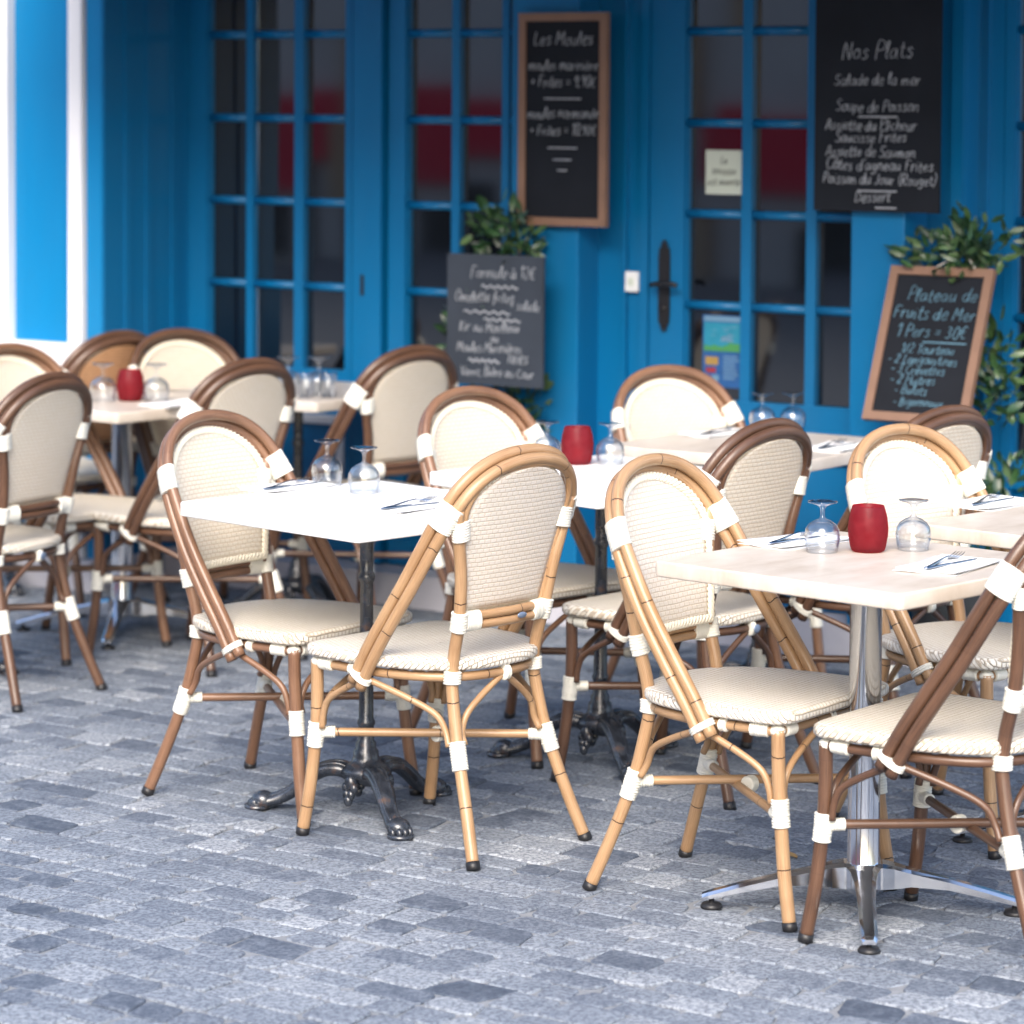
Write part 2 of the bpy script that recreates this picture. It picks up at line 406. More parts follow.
def hoop_off(o):
    out = []
    for i, (p, n_) in enumerate(zip(HC, HN)):
        T = (HC[min(i+1, len(HC)-1)]-HC[max(i-1, 0)]).normalized(); q = (n_-T*n_.dot(T)).normalized(); out.append(p+q*o)
    return out
def sub(path, t0, t1, n=16):
    """portion of a path between z-parameter fractions of its length"""
    L_ = [0]
    for a, b in zip(path, path[1:]): L_.append(L_[-1]+(b-a).length)
    def at(d):
        for j in range(len(path)-1):
            if L_[j+1] >= d-1e-9: return path[j].lerp(path[j+1], (d-L_[j])/max(1e-9, L_[j+1]-L_[j]))
        return path[-1].copy()
    return [at(L_[-1]*(t0+(t1-t0)*i/(n-1))) for i in range(n)]
def zsub(path, z0, z1, n=17):
    """portion of a rising path between two heights"""
    def at(z):
        for a, b in zip(path, path[1:]):
            if min(a.z, b.z)-1e-6 <= z <= max(a.z, b.z)+1e-6 and abs(a.z-b.z) > 1e-7: return a.lerp(b, (z-a.z)/(b.z-a.z))
        return path[0].copy() if z < path[0].z else path[-1].copy()
    return [at(z0+(z1-z0)*i/(n-1)) for i in range(n)]
def wrap(mb, path, a, b=None, Nv=None, pitch=.0062):
    L_ = sum((q-p).length for p, q in zip(path, path[1:]))
    turns = max(2, round(L_/pitch)); n = turns*4+1
    pth = sub(path, 0, 1, n); b = b or a; Nv = Nv or Vector((0, 1, 0))
    jit = [rng.uniform(-.0005, .0009) for _ in range(turns+1)]
    def sec(t):
        k = t*turns; e = .0012*abs(math.sin(math.pi*k)) + jit[int(min(k, turns))]*abs(math.sin(math.pi*k))
        if t < .001 or t > .999: e = -.003
        return (a+e, b+e, Nv)
    return tube(mb, pth, 0, 14, sec=sec)

def outline_seat(grow=0, n=72):
    ctrl = [(0, .220), (.12, .220), (.185, .219), (.213, .208), (.2225, .175), (.222, .07), (.211, -.03), (.184, -.108), (.141, -.160), (.076, -.191)]
    pts = [Vector((x, y, 0)) for x, y in ctrl] + [Vector((0, -.199, 0))] + [Vector((-x, y, 0)) for x, y in reversed(ctrl[1:])]
    c = []
    m = len(pts)
    for i in range(m):
        a, b, cc, d = pts[(i-1) % m], pts[i], pts[(i+1) % m], pts[(i+2) % m]
        for k in range(6):
            t = k/6; c.append(.5*((2*b)+(cc-a)*t+(2*a-5*b+4*cc-d)*t*t+(3*b-a-3*cc+d)*t**3))
    c = resample(c, 1.5/n, True)
    out = []
    for i, p in enumerate(c):
        T = (c[(i+1) % len(c)]-c[i-1]).normalized(); out.append(p+Vector((-T.y, T.x, 0))*grow*(1 if True else 0))
    # make sure grow goes outward
    if grow and (out[0].y-c[0].y)*grow < 0: out = [p*2-q for p, q in zip(c, out)]
    return out

def panel_w(z):
    if z > .76: return .169*math.sqrt(max(0, 1-((z-.76)/.121)**2))
    return .126+(.169-.126)*((z-.565)/(.76-.565))**.9 if z > .565 else .126
def panel_y(x, z):
    t = (z-.56)/.3
    return -.172-.060*t-.018*max(0, t)**3-.012*(1-(x/.16)**2)
def brace(s, p0, leg, ztop, zend, r):
    """thin bent cane from p0 to a leg, running down beside it"""
    a = zsub(leg, ztop, ztop, 2)[0]; b = zsub(leg, zend, zend, 2)[0]
    d = Vector((p0.x-a.x, p0.y-a.y, 0)); d = d.normalized()*(r+.0135)
    a2, b2 = a+d, b+d
    mid = p0.lerp(a2, .55)+Vector((0, 0, .004))
    near = p0.lerp(a2, .88)
    return resample(catmull([p0, mid, near+Vector((0, 0, -.002)), a2+Vector((0, 0, -.030)), b2], 7), .008)

def make_chair(cane_m, weave_m, wb=None):
    root = empty('cane_chair')
    wb = wb or weave_m
    legs = {}
    for s in (1, -1):
        for nm, pts, cap in (('rear_leg', REAR, 1), ('front_leg', FRONT, 1)):
            path = resample(catmull(half(pts, s), 6), .012); legs[(nm, s)] = path
            o = tube(MB(), path, .0143 if nm == 'rear_leg' else .0148, 12).build('leg', cane_m, root)
            c = MB(); p0, p1 = path[0], path[1]; d = (p1-p0).normalized()
            tube(c, [p0-d*.013, p0-d*.011, p0-d*.004, p0+d*.006], lambda t: .0125 if t < .1 else .0158, 12)
            c.build('foot_cap', M_CAP, o)
    # outer hoop: two canes side by side from the seat side over the top
    h = MB()
    for o_ in (.0138, -.0138): tube(h, resample(hoop_off(o_), .012), .0135, 12)
    h.build('back_hoop', cane_m, root)
    inner = [(.132, -.178, .545), (.140, -.186, .60), (.155, -.203, .69), (.169, -.220, .765), (.165, -.238, .818), (.132, -.254, .860), (.070, -.266, .882), (0, -.270, .888)]
    full = half(inner, 1)+[Vector((-p[0], p[1], p[2])) for p in reversed(inner[:-1])]
    tube(MB(), resample(catmull(full, 6), .012), .0085, 10).build('panel_frame', cane_m, root)
    # crossbar under the back panel, a pair of canes
    cb = MB()
    for z in (.527, .548):
        tube(cb, resample(catmull([Vector((-.146, -.183, z)), Vector((-.07, -.196, z)), Vector((0, -.200, z)), Vector((.07, -.196, z)), Vector((.146, -.183, z))], 6), .012), .0105, 10)
    cb.build('crossbar', cane_m, root)
    # woven back panel
    zs = [.562+(.881-.562)*(1-(1-i/30)**1.6) for i in range(31)]; nx = 14
    for side, off, mt in ((0, .0, weave_m), (1, -.014, wb)):
        pass
    mb = MB(); vs = []; uv = []
    for dy in (0.006, -.008):
        for z in zs:
            W = max(panel_w(z), .002)
            for k in range(nx+1):
                x = W*(2*k/nx-1); vs.append((x, panel_y(x, z)+dy*(1-.35*abs(2*k/nx-1)**6), z)); uv.append((x+.3, z))
    n = nx+1; m_ = len(zs); fs = []
    for i in range(m_-1):
        for k in range(nx):
            a = i*n+k; fs.append((a+1, a, a+n, a+n+1)); b = m_*n+a; fs.append((b, b+1, b+n+1, b+n))
    for i in range(m_-1):
        for k in (0, nx):
            a = i*n+k; b = m_*n+a; fs.append((a, a+n, b+n, b) if k else (a+n, a, b, b+n))
    for k in range(nx): fs.append((k, k+1, m_*n+k+1, m_*n+k))
    mb.add(vs, fs, uv); mb.build('backrest', weave_m, root)
    # braided border
    edge = [Vector((panel_w(z), 0, z)) for z in zs]; bot = [Vector((x, 0, .562)) for x in (.09, .03, -.03, -.09)]
    loop = edge + [Vector((-p.x, 0, p.z)) for p in reversed(edge[:-1])] + [Vector((-p.x, p.y, p.z)) for p in bot]
    loop = resample(loop, .0042, True)
    loop = [Vector((p.x*.985, panel_y(p.x, p.z)+.008, p.z)) for p in loop]
    br = MB()
    for ph in (0, 2*math.pi/3, 4*math.pi/3):
        hp = []
        for i, p in enumerate(loop):
            T = (loop[(i+1) % len(loop)]-loop[i-1]).normalized(); A = Vector((0, 1, 0)); B = T.cross(A).normalized()
            t = ph+i*2*math.pi*round(len(loop)*.0042/.036)/len(loop)
            hp.append(p+B*math.cos(t)*.0068+A*math.sin(t)*.0030)
        tube(br, hp, .0043, 6, closed=True)
    br.build('braided_edge', M_BRAID, root)
    # seat pad
    mb = MB(); prof = [(-.012, .4245), (.000, .4235), (.009, .4265), (.0125, .433), (.0125, .445), (.0105, .4525), (.004, .4572)]
    vs = []; uv = []; rings = []
    base = outline_seat(0); nn = len(base)
    for gz, z in prof:
        z = .4235+(z-.4235)*.82
        ol = outline_seat(gz)
        vs += [(p.x, p.y+.006, z) for p in ol]; uv += [(p.x+.3, p.y+.3+(z-.45)) for p in ol]
    for sc, z in ((.93, .4525), (.6, .4520), (.3, .4505), (.02, .4500)):
        vs += [(p.x*sc, p.y*sc+.006, z) for p in base]; uv += [(p.x*sc+.3, p.y*sc+.3) for p in base]
    R_ = len(prof)+4; fs = []
    for i in range(R_-1):
        for k in range(nn): k2 = (k+1) % nn; fs.append((i*nn+k, i*nn+k2, (i+1)*nn+k2, (i+1)*nn+k))
    fs.append(tuple(range(nn))[::-1]); mb.add(vs, fs, uv); mb.build('seat', M_SEAT if weave_m is not M_WEAVEW else M_SEATW, root)
    ring = [Vector((p.x, p.y, .408)) for p in outline_seat(-.013)]
    tube(MB(), ring, .0108, 10, closed=True).build('seat_frame', cane_m, root)
    # crossed stretchers
    for s in (1, -1):
        a = zsub(legs[('rear_leg', s)], .237, .237, 2)[0]; b = zsub(legs[('front_leg', -s)], .237, .237, 2)[0]
        d = Vector((0, 0, .006*s))
        o = tube(MB(), sub([a+d, b+d], 0, 1, 30), .0100, 10).build('stretcher', cane_m, root)
        for P_, Q_ in ((a+d, b+d), (b+d, a+d)):
            u = (Q_-P_).normalized(); wrap(MB(), [P_+u*.010, P_+u*.046], .0126).build('binding', M_BIND, o)
    c0 = MB(); mid = Vector((0, .012, .237))
    wrap(c0, [mid+Vector((-.013, 0, 0)), mid+Vector((.013, 0, 0))], .0175, .0155, Vector((0, 0, 1)), .005); c0.build('binding', M_BIND, root)
    # bent side, rear and front braces
    for s in (1, -1):
        p = Vector((.222*s, .035, .392))
        tube(MB(), brace(s, p, legs[('front_leg', s)], .315, .255, .0078), .0078, 9).build('brace', cane_m, root)
        tube(MB(), brace(s, p+Vector((0, -.012, 0)), legs[('rear_leg', s)], .315, .255, .0078), .0078, 9).build('brace', cane_m, root)
        tube(MB(), brace(s, Vector((.008*s, -.188, .400)), legs[('rear_leg', s)], .315, .258, .0078), .0078, 9).build('brace', cane_m, root)
        tube(MB(), brace(s, Vector((.008*s, .200, .400)), legs[('front_leg', s)], .315, .258, .0078), .0078, 9).build('brace', cane_m, root)
    # white bindings
    for s in (1, -1):
        rl, fl = legs[('rear_leg', s)], legs[('front_leg', s)]
        wrap(MB(), zsub(rl, .205, .268), .0185, .0178).build('binding', M_BIND, root)
        wrap(MB(), zsub(fl, .208, .268), .0185, .0178).build('binding', M_BIND, root)
        wrap(MB(), zsub(rl, .392, .424), .0182, .0205, Vector((1, 0, 0))).build('binding', M_BIND, root)
        q = MB(); wrap(q, zsub(rl, .515, .560), .0182, .0188, Vector((1, 0, 0)))
        for z in (.5375,): wrap(q, [Vector((s*.128, -.187, z)), Vector((s*.088, -.194, z))], .0225, .0135, Vector((0, 0, 1)))
        q.build('binding', M_BIND, root)
        # hoop clamp: flat band round both hoop canes, then a second band tying leg and panel
        q = MB(); ip = 4*6+5; i0, i1 = (ip-1, ip+3)
        HCs = [Vector((p.x*s, p.y, p.z)) for p in HC]; nv = Vector((.22*s, .78, .58))
        seg_ = zsub(HCs[:58], .752, .806)
        wrap(q, seg_, .0305, .0172, nv, .0058)
        rp = zsub(rl, .725, .772); rp = [p.lerp(Vector((.160*s, -.215, p.z)), .4) for p in rp]
        wrap(q, rp, .0245, .0168, Vector((1, .1, 0)), .0058)
        q.build('binding', M_BIND, root)
        # corner bindings under the seat, and the loop tying the hoop ends to the seat frame
        q = MB(); a = Vector((.205*s, .205, .409)); wrap(q, [Vector((.209*s, .186, .409)), Vector((.213*s, .145, .409))], .0142, pitch=.006)
        wrap(q, [Vector((.186*s, .206, .409)), Vector((.150*s, .208, .409))], .0142, pitch=.006)
        ellipsoid(q, (.2035*s, .203, .409), (.0172, .0172, .0135)); q.build('binding', M_BIND, root)
        q = MB(); T = Vector((0, -.52, .85)).normalized(); c_ = Vector((.232*s, .037, .401))
        wrap(q, [c_-T*.008, c_+T*.008], .0315, .0178, Vector((0, .85, .53)), .0055)
        wrap(q, [Vector((.2125*s, .070, .408)), Vector((.2135*s, .088, .408))], .0135, pitch=.006); q.build('binding', M_BIND, root)
    for y in (-.194, .206):
        wrap(MB(), [Vector((-.008, y, .408)), Vector((.008, y, .408))], .0175, .0150, Vector((0, 0, 1)), .005).build('binding', M_BIND, root)
    return root

GC = 'cane chairs with white bindings round the cafe tables'
tan = make_chair(M_TAN, M_WEAVEW); brown = make_chair(M_BROWN, M_WEAVE); dark = make_chair(M_BROWN_SHADED, M_WEAVE)
apr = make_chair(M_BROWN_SHADED, M_WEAVET)
SRC = {'tan': tan, 'brown': brown, 'dark': dark, 'apr': apr}
CHAIRS = [
 ('brown', -.550, 7.572, -36.2, 'brown cane chair facing the nearer white table, its cream back behind the table edge'),
 ('tan', -.154, 7.171, 138.0, 'light tan bamboo chair seen from behind, pulled up to the nearer white table'),
 ('tan', .509, 6.673, -36.1, 'light tan bamboo chair facing the front cream table, left of its steel column'),
 ('dark', .927, 6.301, 142.9, 'shaded brown cane chair from behind at the front table, cut off by the right edge'),
 ('brown', .056, 8.228, -45.8, 'brown cane chair facing the white table with a red candle glass'),
 ('dark', .443, 7.767, 140.2, 'shaded brown chair seen from behind at the white table with a red candle glass'),
 ('brown', .586, 8.910, -56.9, 'brown cane chair by the blue wall, facing the beige table nearest the door'),
 ('tan', 1.096, 7.306, -48.4, 'light tan bamboo chair behind the front table, facing the cream table at the right edge'),
 ('dark', .947, 8.147, 134.0, 'shaded brown cane chair seen from behind, below the tilted chalkboard'),
 ('dark', -1.503, 8.884, 150, 'brown cane chair seen from behind at the far left edge, grey tag under its seat'),
 ('dark', -.959, 9.448, 139.2, 'shaded brown chair seen from behind at the far left table with the red candle glass'),
 ('dark', -.477, 9.975, 135.1, 'shaded brown chair seen from behind, left of the small grey chalkboard'),
 ('dark', -.967, 10.235, -54, 'shaded brown chair facing right, beside the table against the blue doors'),
 ('apr', -1.492, 10.501, 140.2, 'shaded brown chair with an apricot woven back near the white shopfront frame'),
 ('brown', -1.387, 9.619, -38.2, 'brown cane chair mostly cut off by the left edge, above the near-left chair back'),
]
km = kidmap(); used = set(); chairs = []
for kind, x, y, a, lab in CHAIRS:
    src = SRC[kind]
    o = src if kind not in used else copy_tree(src, km)
    used.add(kind); o.location = (x, y, 0); o.rotation_euler = (0, 0, rad(a-90)); tag(o, lab, 'chair', GC); chairs.append(o)
M_TAG = simple('grey metal tag', (.25, .32, .45), .35, .6)
for i, (p, rr) in ((1, ((.035, -.2135, .536), (.016, .003, .007))), (5, ((0, -.214, .409), (.014, .003, .011))), (9, ((0, -.214, .409), (.014, .003, .011)))):
    ellipsoid(MB(), p, rr).build('maker_tag', M_TAG, chairs[i])

# ------------------------------------------------------------------ tables
H = .745; TW = .635
def tabletop(root, mat):
    bm = bmesh.new(); bmesh.ops.create_cube(bm, size=1)
    for v in bm.verts: v.co = Vector((v.co.x*TW, v.co.y*TW, H-.017+v.co.z*.034))
    bmesh.ops.bevel(bm, geom=[e for e in bm.edges if abs(e.verts[0].co.z-e.verts[1].co.z) > .01], offset=.015, segments=4, profile=.5, affect='EDGES')
    bmesh.ops.bevel(bm, geom=[e for e in bm.edges if abs(e.verts[0].co.z-e.verts[1].co.z) < .001 and len(e.link_faces) == 2 and abs(e.link_faces[0].normal.z-e.link_faces[1].normal.z) > .5], offset=.0045, segments=3, profile=.5, affect='EDGES')
    me = bpy.data.meshes.new('tabletop'); bm.to_mesh(me); bm.free(); me.materials.append(mat)
    for p in me.polygons: p.use_smooth = abs(p.normal.z) < .99
    o = bpy.data.objects.new('tabletop', me); COL.objects.link(o); o.parent = root; return o
def steel_table(mat):
    root = empty('cafe_table'); tabletop(root, mat)
    c = MB(); lathe(c, [(0, .06), (.040, .06), (.040, .085), (.034, .10), (.034, .70), (.045, .702), (.045, .711), (0, .711)], 36); c.build('column', M_CHROME, root)
    pl = MB(); box(pl, -.16, .16, -.16, .16, .7115, .7275); pl.build('top_plate', M_BLACKM, root)
    for k in range(4):
        a = k*math.pi/2+math.pi/4-rad(6)   # arms run roughly to the table corners
        d = Vector((math.cos(a), math.sin(a), 0)); s_ = Vector((-d.y, d.x, 0)); mb = MB()
        st = [(.012, .036, .104, .050), (.04, .036, .108, .052), (.065, .028, .104, .048), (.10, .023, .094, .034), (.18, .019, .076, .022), (.26, .018, .055, .018), (.325, .017, .036, .014), (.338, .013, .031, .010)]
        vs = []
        for r, wd, zt, th in st:
            for sx, dz in ((-1, -th), (-1, -.006), (-.6, 0), (.6, 0), (1, -.006), (1, -th)): vs.append(d*r+s_*wd*sx+Vector((0, 0, zt+dz)))
        fs = []
        for i in range(len(st)-1):
            for q in range(6): q2 = (q+1) % 6; fs.append((i*6+q, i*6+q2, (i+1)*6+q2, (i+1)*6+q))
        fs.append((0, 1, 2, 3, 4, 5)[::-1]); fs.append(tuple((len(st)-1)*6+q for q in range(6)))
        mb.add(vs, fs, None, False); arm = mb.build('base_arm', M_CHROME, root)
        p = MB(); lathe(p, [(0, 0), (.022, 0), (.024, .004), (.020, .011), (.006, .013), (.006, .024), (0, .024)], 18, tuple(d*.318)); p.build('foot_pad', M_CAP, arm)
    return root
def iron_table(mat):
    root = empty('cafe_table'); tabletop(root, mat)
    pl = MB(); box(pl, -.14, .14, -.022, .022, .7, .7275); box(pl, -.021, .021, -.14, -.023, .7, .7265); box(pl, -.021, .021, .023, .14, .7, .7265); pl.build('top_bracket', M_IRON, root)
    c = MB(); lathe(c, [(0, .085), (.050, .085), (.062, .098), (.060, .108), (.048, .118), (.036, .124), (.031, .138), (.030, .152), (.024, .158), (.0245, .17), (.019, .178), (.0185, .21), (.0215, .216), (.0215, .222), (.018, .228), (.0165, .34), (.0155, .555),
                        (.019, .56), (.0205, .568), (.019, .576), (.015, .582), (.0165, .61), (.0165, .698), (.024, .7), (0, .7)], 24); c.build('column', M_IRON, root)
    for k in range(3):
        a = rad(170-45+k*120); d = Vector((math.cos(a), math.sin(a), 0)); s_ = Vector((-d.y, d.x, 0)); mb = MB()
        path = [d*.025+Vector((0, 0, .088)), d*.06+Vector((0, 0, .104)), d*.105+Vector((0, 0, .100)), d*.15+Vector((0, 0, .072)), d*.185+Vector((0, 0, .042)), d*.225+Vector((0, 0, .023)), d*.265+Vector((0, 0, .018))]
        pt = resample(catmull(path, 6), .008)
        def sec(t, s_=s_):
            wd = .030*(1-t)+.018*t+ (.012*max(0, (t-.75))/.25); th = .020-.006*t
            return (wd, th, s_)
        tube(mb, pt, 0, 12, sec=sec)
        for o_ in (-.017, .017):   # raised mouldings along the leg
            tube(mb, [p+s_*o_*(1-.45*i/len(pt))+Vector((0, 0, .015-.004*i/len(pt))) for i, p in enumerate(pt[1:-4])], .0052, 8)
        for o_ in (-.021, -.007, .007, .021):  # lion's paw toes
            ellipsoid(mb, d*(.278-abs(o_)*.5)+s_*o_+Vector((0, 0, .013)), (.016, .0085, .014), Matrix.Rotation(a, 3, 'Z'), 10, 6)
        ellipsoid(mb, d*.252+Vector((0, 0, .022)), (.030, .029, .022), Matrix.Rotation(a, 3, 'Z'))
        lathe(mb, [(0, 0), (.030, 0), (.031, .009), (0, .010)], 18, tuple(d*.268))
        mb.build('base_leg', M_IRON, root)
        # acanthus boss between two legs
        b2 = a+math.pi/3; e = Vector((math.cos(b2), math.sin(b2), 0)); q = MB(); t_ = Vector((-e.y, e.x, 0))
        for (rr, oo, zz, sz) in ((.052, 0, .082, .016), (.056, .013, .070, .010), (.056, -.013, .070, .010), (.060, .007, .054, .010), (.060, -.007, .054, .010), (.062, 0, .040, .011)):
            ellipsoid(q, e*rr+t_*oo+Vector((0, 0, zz)), (sz, sz, sz*1.3), None, 10, 6)
        q.build('ornament', M_IRON, root)
    return root
GT = 'square cafe tables on the terrace'
def place(o, x, y, a, lab): o.location = (x, y, 0); o.rotation_euler = (0, 0, rad(a)); return tag(o, lab, 'table', GT)
t_front = steel_table(M_TOPC); place(t_front, .747, 6.515, 47, 'cream marbled cafe table on a steel star base, nearest at the right')
t_left = iron_table(M_TOPW); place(t_left, -.341, 7.395, 45, 'white cafe table on a black claw base, the one without a candle glass')
km = kidmap()
t_mid = copy_tree(t_left, km); place(t_mid, .234, 7.995, 42, 'white cafe table on a black claw base with a red candle glass')
t_right = copy_tree(t_front, km); place(t_right, 1.365, 7.12, 47, 'cream cafe table cut off by the right edge, just behind the front table')
t_fl = steel_table(M_TOPC); place(t_fl, -1.235, 9.90, 50, 'cream cafe table on a steel column, the farthest left one in view')
t_back = iron_table(M_TOPG); place(t_back, .700, 8.745, 55, 'beige marbled cafe table nearest the door with the handle, a pair of glasses on it')
km = kidmap()
t_w = copy_tree(t_back, km); place(t_w, -.70, 10.26, 56, 'beige cafe table on a black column against the blue doors, crowded with glasses')
t_e = copy_tree(t_back, km); place(t_e, -1.80, 10.85, 50, 'table off the left edge, its black iron foot near the pale plinth')
t_n = copy_tree(t_back, km); place(t_n, -1.72, 9.05, 20, 'table off the left edge, its black foot behind a chair leg')

# ------------------------------------------------------------------ things on the tables
def mk_glass():
    mb = MB()
    outer = [(.0335, .0006), (.0355, .012), (.0378, .026), (.0380, .036), (.0355, .049), (.0290, .059), (.0180, .0665), (.0075, .071), (.0045, .076), (.0040, .083), (.0050, .092), (.0090, .0985), (.0200, .1030), (.0305, .1055), (.0318, .1070), (.0310, .1085), (.0200, .1088), (0, .1086)]
    inner = [(0, .0640), (.015, .0625), (.027, .0560), (.0338, .0470), (.0363, .036), (.0361, .026), (.0339, .012), (.0320, .0006)]
    lathe(mb, outer+inner, 40); n = len(outer)+len(inner)
    # close the rim
    o = len(mb.v)-40*n
    for i in range(40): j = (i+1) % 40; mb.f.append((o+i*n+n-1, o+j*n+n-1, o+j*n, o+i*n)); mb.sm.append(True); mb.mi.append(0)
    return mb.build('wine_glass', M_GLASS)
gl0 = mk_glass(); first = True
GLASSES = [(.665, 6.632, 1, 'upturned wine glass left of the red candle glass on the front cream table'), (.864, 6.672, 1, 'upturned wine glass right of the red candle glass on the front cream table'),
 (-.456, 7.73, 1.03, 'left upturned wine glass of the pair on the nearer white table'), (-.357, 7.58, 1.03, 'right upturned wine glass of the pair on the nearer white table'),
 (.096, 8.249, 1, 'upturned wine glass left of the red candle glass on the middle white table'), (.262, 8.213, 1, 'upturned wine glass right of the red candle glass on the middle white table'),
 (.732, 9.083, 1, 'left upturned wine glass of the pair on the beige table by the door'), (.822, 9.088, 1, 'right upturned wine glass of the pair on the beige table by the door'),
 (-1.285, 9.82, 1.1, 'upturned wine glass left of the candle glass on the far left table'), (-1.118, 9.82, 1.1, 'upturned wine glass right of the candle glass on the far left table'),
 (-.72, 10.06, 1.15, 'upturned wine glass at the left end of the table against the blue doors'), (-.62, 10.06, 1.15, 'upturned wine glass in the middle of the table against the blue doors')]
for i, (x, y, s, lab) in enumerate(GLASSES):
    o = gl0 if i == 0 else gl0.copy()
    if i: COL.objects.link(o)
    o.location = (x, y, H+.0005); o.scale = (s,)*3; o.rotation_euler = (0, 0, i*.7); tag(o, lab, 'glass', 'upturned wine glasses on the cafe tables')
tb = MB(); lathe(tb, [(0, 0), (.026, 0), (.030, .07), (.032, .078), (.0295, .078), (.0275, .006), (0, .005)], 28); tb0 = tb.build('water_tumbler', M_GLASS)
for i, (x, y, lab) in enumerate([(-.66, 9.99, 'left low tumbler on the table against the blue doors'), (-.59, 10.0, 'right low tumbler on the table against the blue doors')]):
    o = tb0 if i == 0 else tb0.copy()
    if i: COL.objects.link(o)
    o.location = (x, y, H+.0005); tag(o, lab, 'glass', 'low tumblers on the far table')
mb = MB(); lathe(mb, [(0, 0), (.030, 0), (.0355, .003), (.0385, .012), (.0425, .035), (.0432, .052), (.0405, .075), (.0345, .096), (.0335, .0985), (.0315, .0975), (.0370, .075), (.0395, .052), (.0388, .035), (.035, .014), (.028, .008), (0, .007)], 44)
cn0 = mb.build('candle_glass', M_RED)
for i, (x, y, lab) in enumerate([(.764, 6.645, 'red frosted candle glass between two upturned glasses on the front cream table'), (.175, 8.21, 'pinkish red candle glass on the middle white table'), (-1.202, 9.84, 'dark red candle glass on the far left cream table')]):
    o = cn0 if i == 0 else cn0.copy()
    if i: COL.objects.link(o)
    o.location = (x, y, H+.0005); tag(o, lab, 'candle holder', 'red candle glasses on the tables')
    c = MB(); lathe(c, [(0, .008), (.018, .008), (.018, .040), (.017, .043), (0, .042)], 24); lathe(c, [(0, .042), (.001, .042), (.001, .052), (0, .052)], 6); c.build('candle', simple('pale wax', (.8, .45, .35), .5), o)
def mk_napkin(w_, l_, seed):
    R = random.Random(seed); mb = MB(); nx, ny = 10, 14
    for lay in range(2):
        vs = []; z0 = .0008+lay*.0028; sh = R.uniform(-.006, .006); a = R.uniform(-.04, .04)
        for side in (0, .0016):
            for i in range(ny+1):
                for k in range(nx+1):
                    x, y = (k/nx-.5)*w_*(1-.03*lay), (i/ny-.5)*l_*(1-.02*lay)
                    z = z0+side+.0016*math.sin(6*x/w_+lay)*math.sin(5*y/l_+1)+.0016*lay
                    vs.append((x*math.cos(a)-y*math.sin(a)+sh, x*math.sin(a)+y*math.cos(a), max(z, .0004)))
        n = nx+1; m_ = ny+1; fs = []
        for i in range(ny):
            for k in range(nx): q = i*n+k; fs.append((q+1, q, q+n, q+n+1)); q += n*m_; fs.append((q, q+1, q+n+1, q+n))
        for i in range(ny):
            for k in (0, nx): q = i*n+k; b = q+n*m_; fs.append((q, b, b+n, q+n))
        for k in range(nx):
            for i in (0, ny): q = i*n+k; b = q+n*m_; fs.append((q, q+1, b+1, b))
        mb.add(vs, fs)
    return mb.build('paper_napkin', M_NAPKIN)
def mk_knife():
    mb = MB(); st = [(-.10, .0035, .0018), (-.096, .0062, .0028), (-.06, .0066, .003), (-.01, .0050, .0028), (0, .0042, .0026), (.006, .0075, .0012), (.03, .0085, .001), (.07, .0080, .001), (.09, .0060, .0009), (.103, .0008, .0006)]
    vs = [(x, y, z) for l, wd, th in st for x, y, z in ((-wd, l, 0), (0, l, th), (wd, l, 0), (0, l, -th*.5))]; fs = []
    for i in range(len(st)-1):
        for q in range(4): q2 = (q+1) % 4; fs.append((i*4+q, i*4+q2, (i+1)*4+q2, (i+1)*4+q))
    fs += [(3, 2, 1, 0), tuple((len(st)-1)*4+q for q in range(4))]; mb.add(vs, fs); return mb.build('table_knife', M_STEEL)
def mk_fork():
    mb = MB(); st = [(-.10, .0045, .0015, 0), (-.095, .0075, .002, 0), (-.06, .0065, .002, .001), (0, .0032, .002, .006), (.03, .0030, .002, .007), (.045, .0075, .0014, .004), (.055, .0115, .0012, .0015), (.062, .0122, .0012, .001)]
    vs = [(x, y, z+h) for l, wd, th, h in st for x, y, z in ((-wd, l, 0), (0, l, th), (wd, l, 0), (0, l, -th*.6))]; fs = []
    for i in range(len(st)-1):
        for q in range(4): q2 = (q+1) % 4; fs.append((i*4+q, i*4+q2, (i+1)*4+q2, (i+1)*4+q))
    fs += [(3, 2, 1, 0), tuple((len(st)-1)*4+q for q in range(4))]; mb.add(vs, fs)
    for x in (-.0102, -.0034, .0034, .0102):
        tube(mb, [Vector((x, .060, .001)), Vector((x, .080, .0022)), Vector((x*.96, .105, .007))], lambda t: .0017-.001*t, 6)
    return mb.build('table_fork', M_STEEL)
SETS = [  # x, y, heading, napkin offset, what it lies on
 (.622, 6.775, 50, 'at the left of the front cream table', .14, .235),
 (.905, 6.432, 55, 'at the right of the front cream table', .14, .235),
 (-.545, 7.655, 55, 'left of the glasses on the nearer white table', .13, .22),
 (-.235, 7.30, 49, 'at the right of the nearer white table', .13, .22),
 (.600, 8.955, 52, 'at the left of the beige table by the door', .13, .22),
 (.895, 8.615, 57, 'at the right of the beige table by the door', .13, .22),
 (1.145, 7.44, 56, 'on the cream table at the right edge', .15, .24),
 (-1.045, 9.72, 55, 'on the far left cream table', .13, .22)]
nk0 = kn0 = fk0 = None
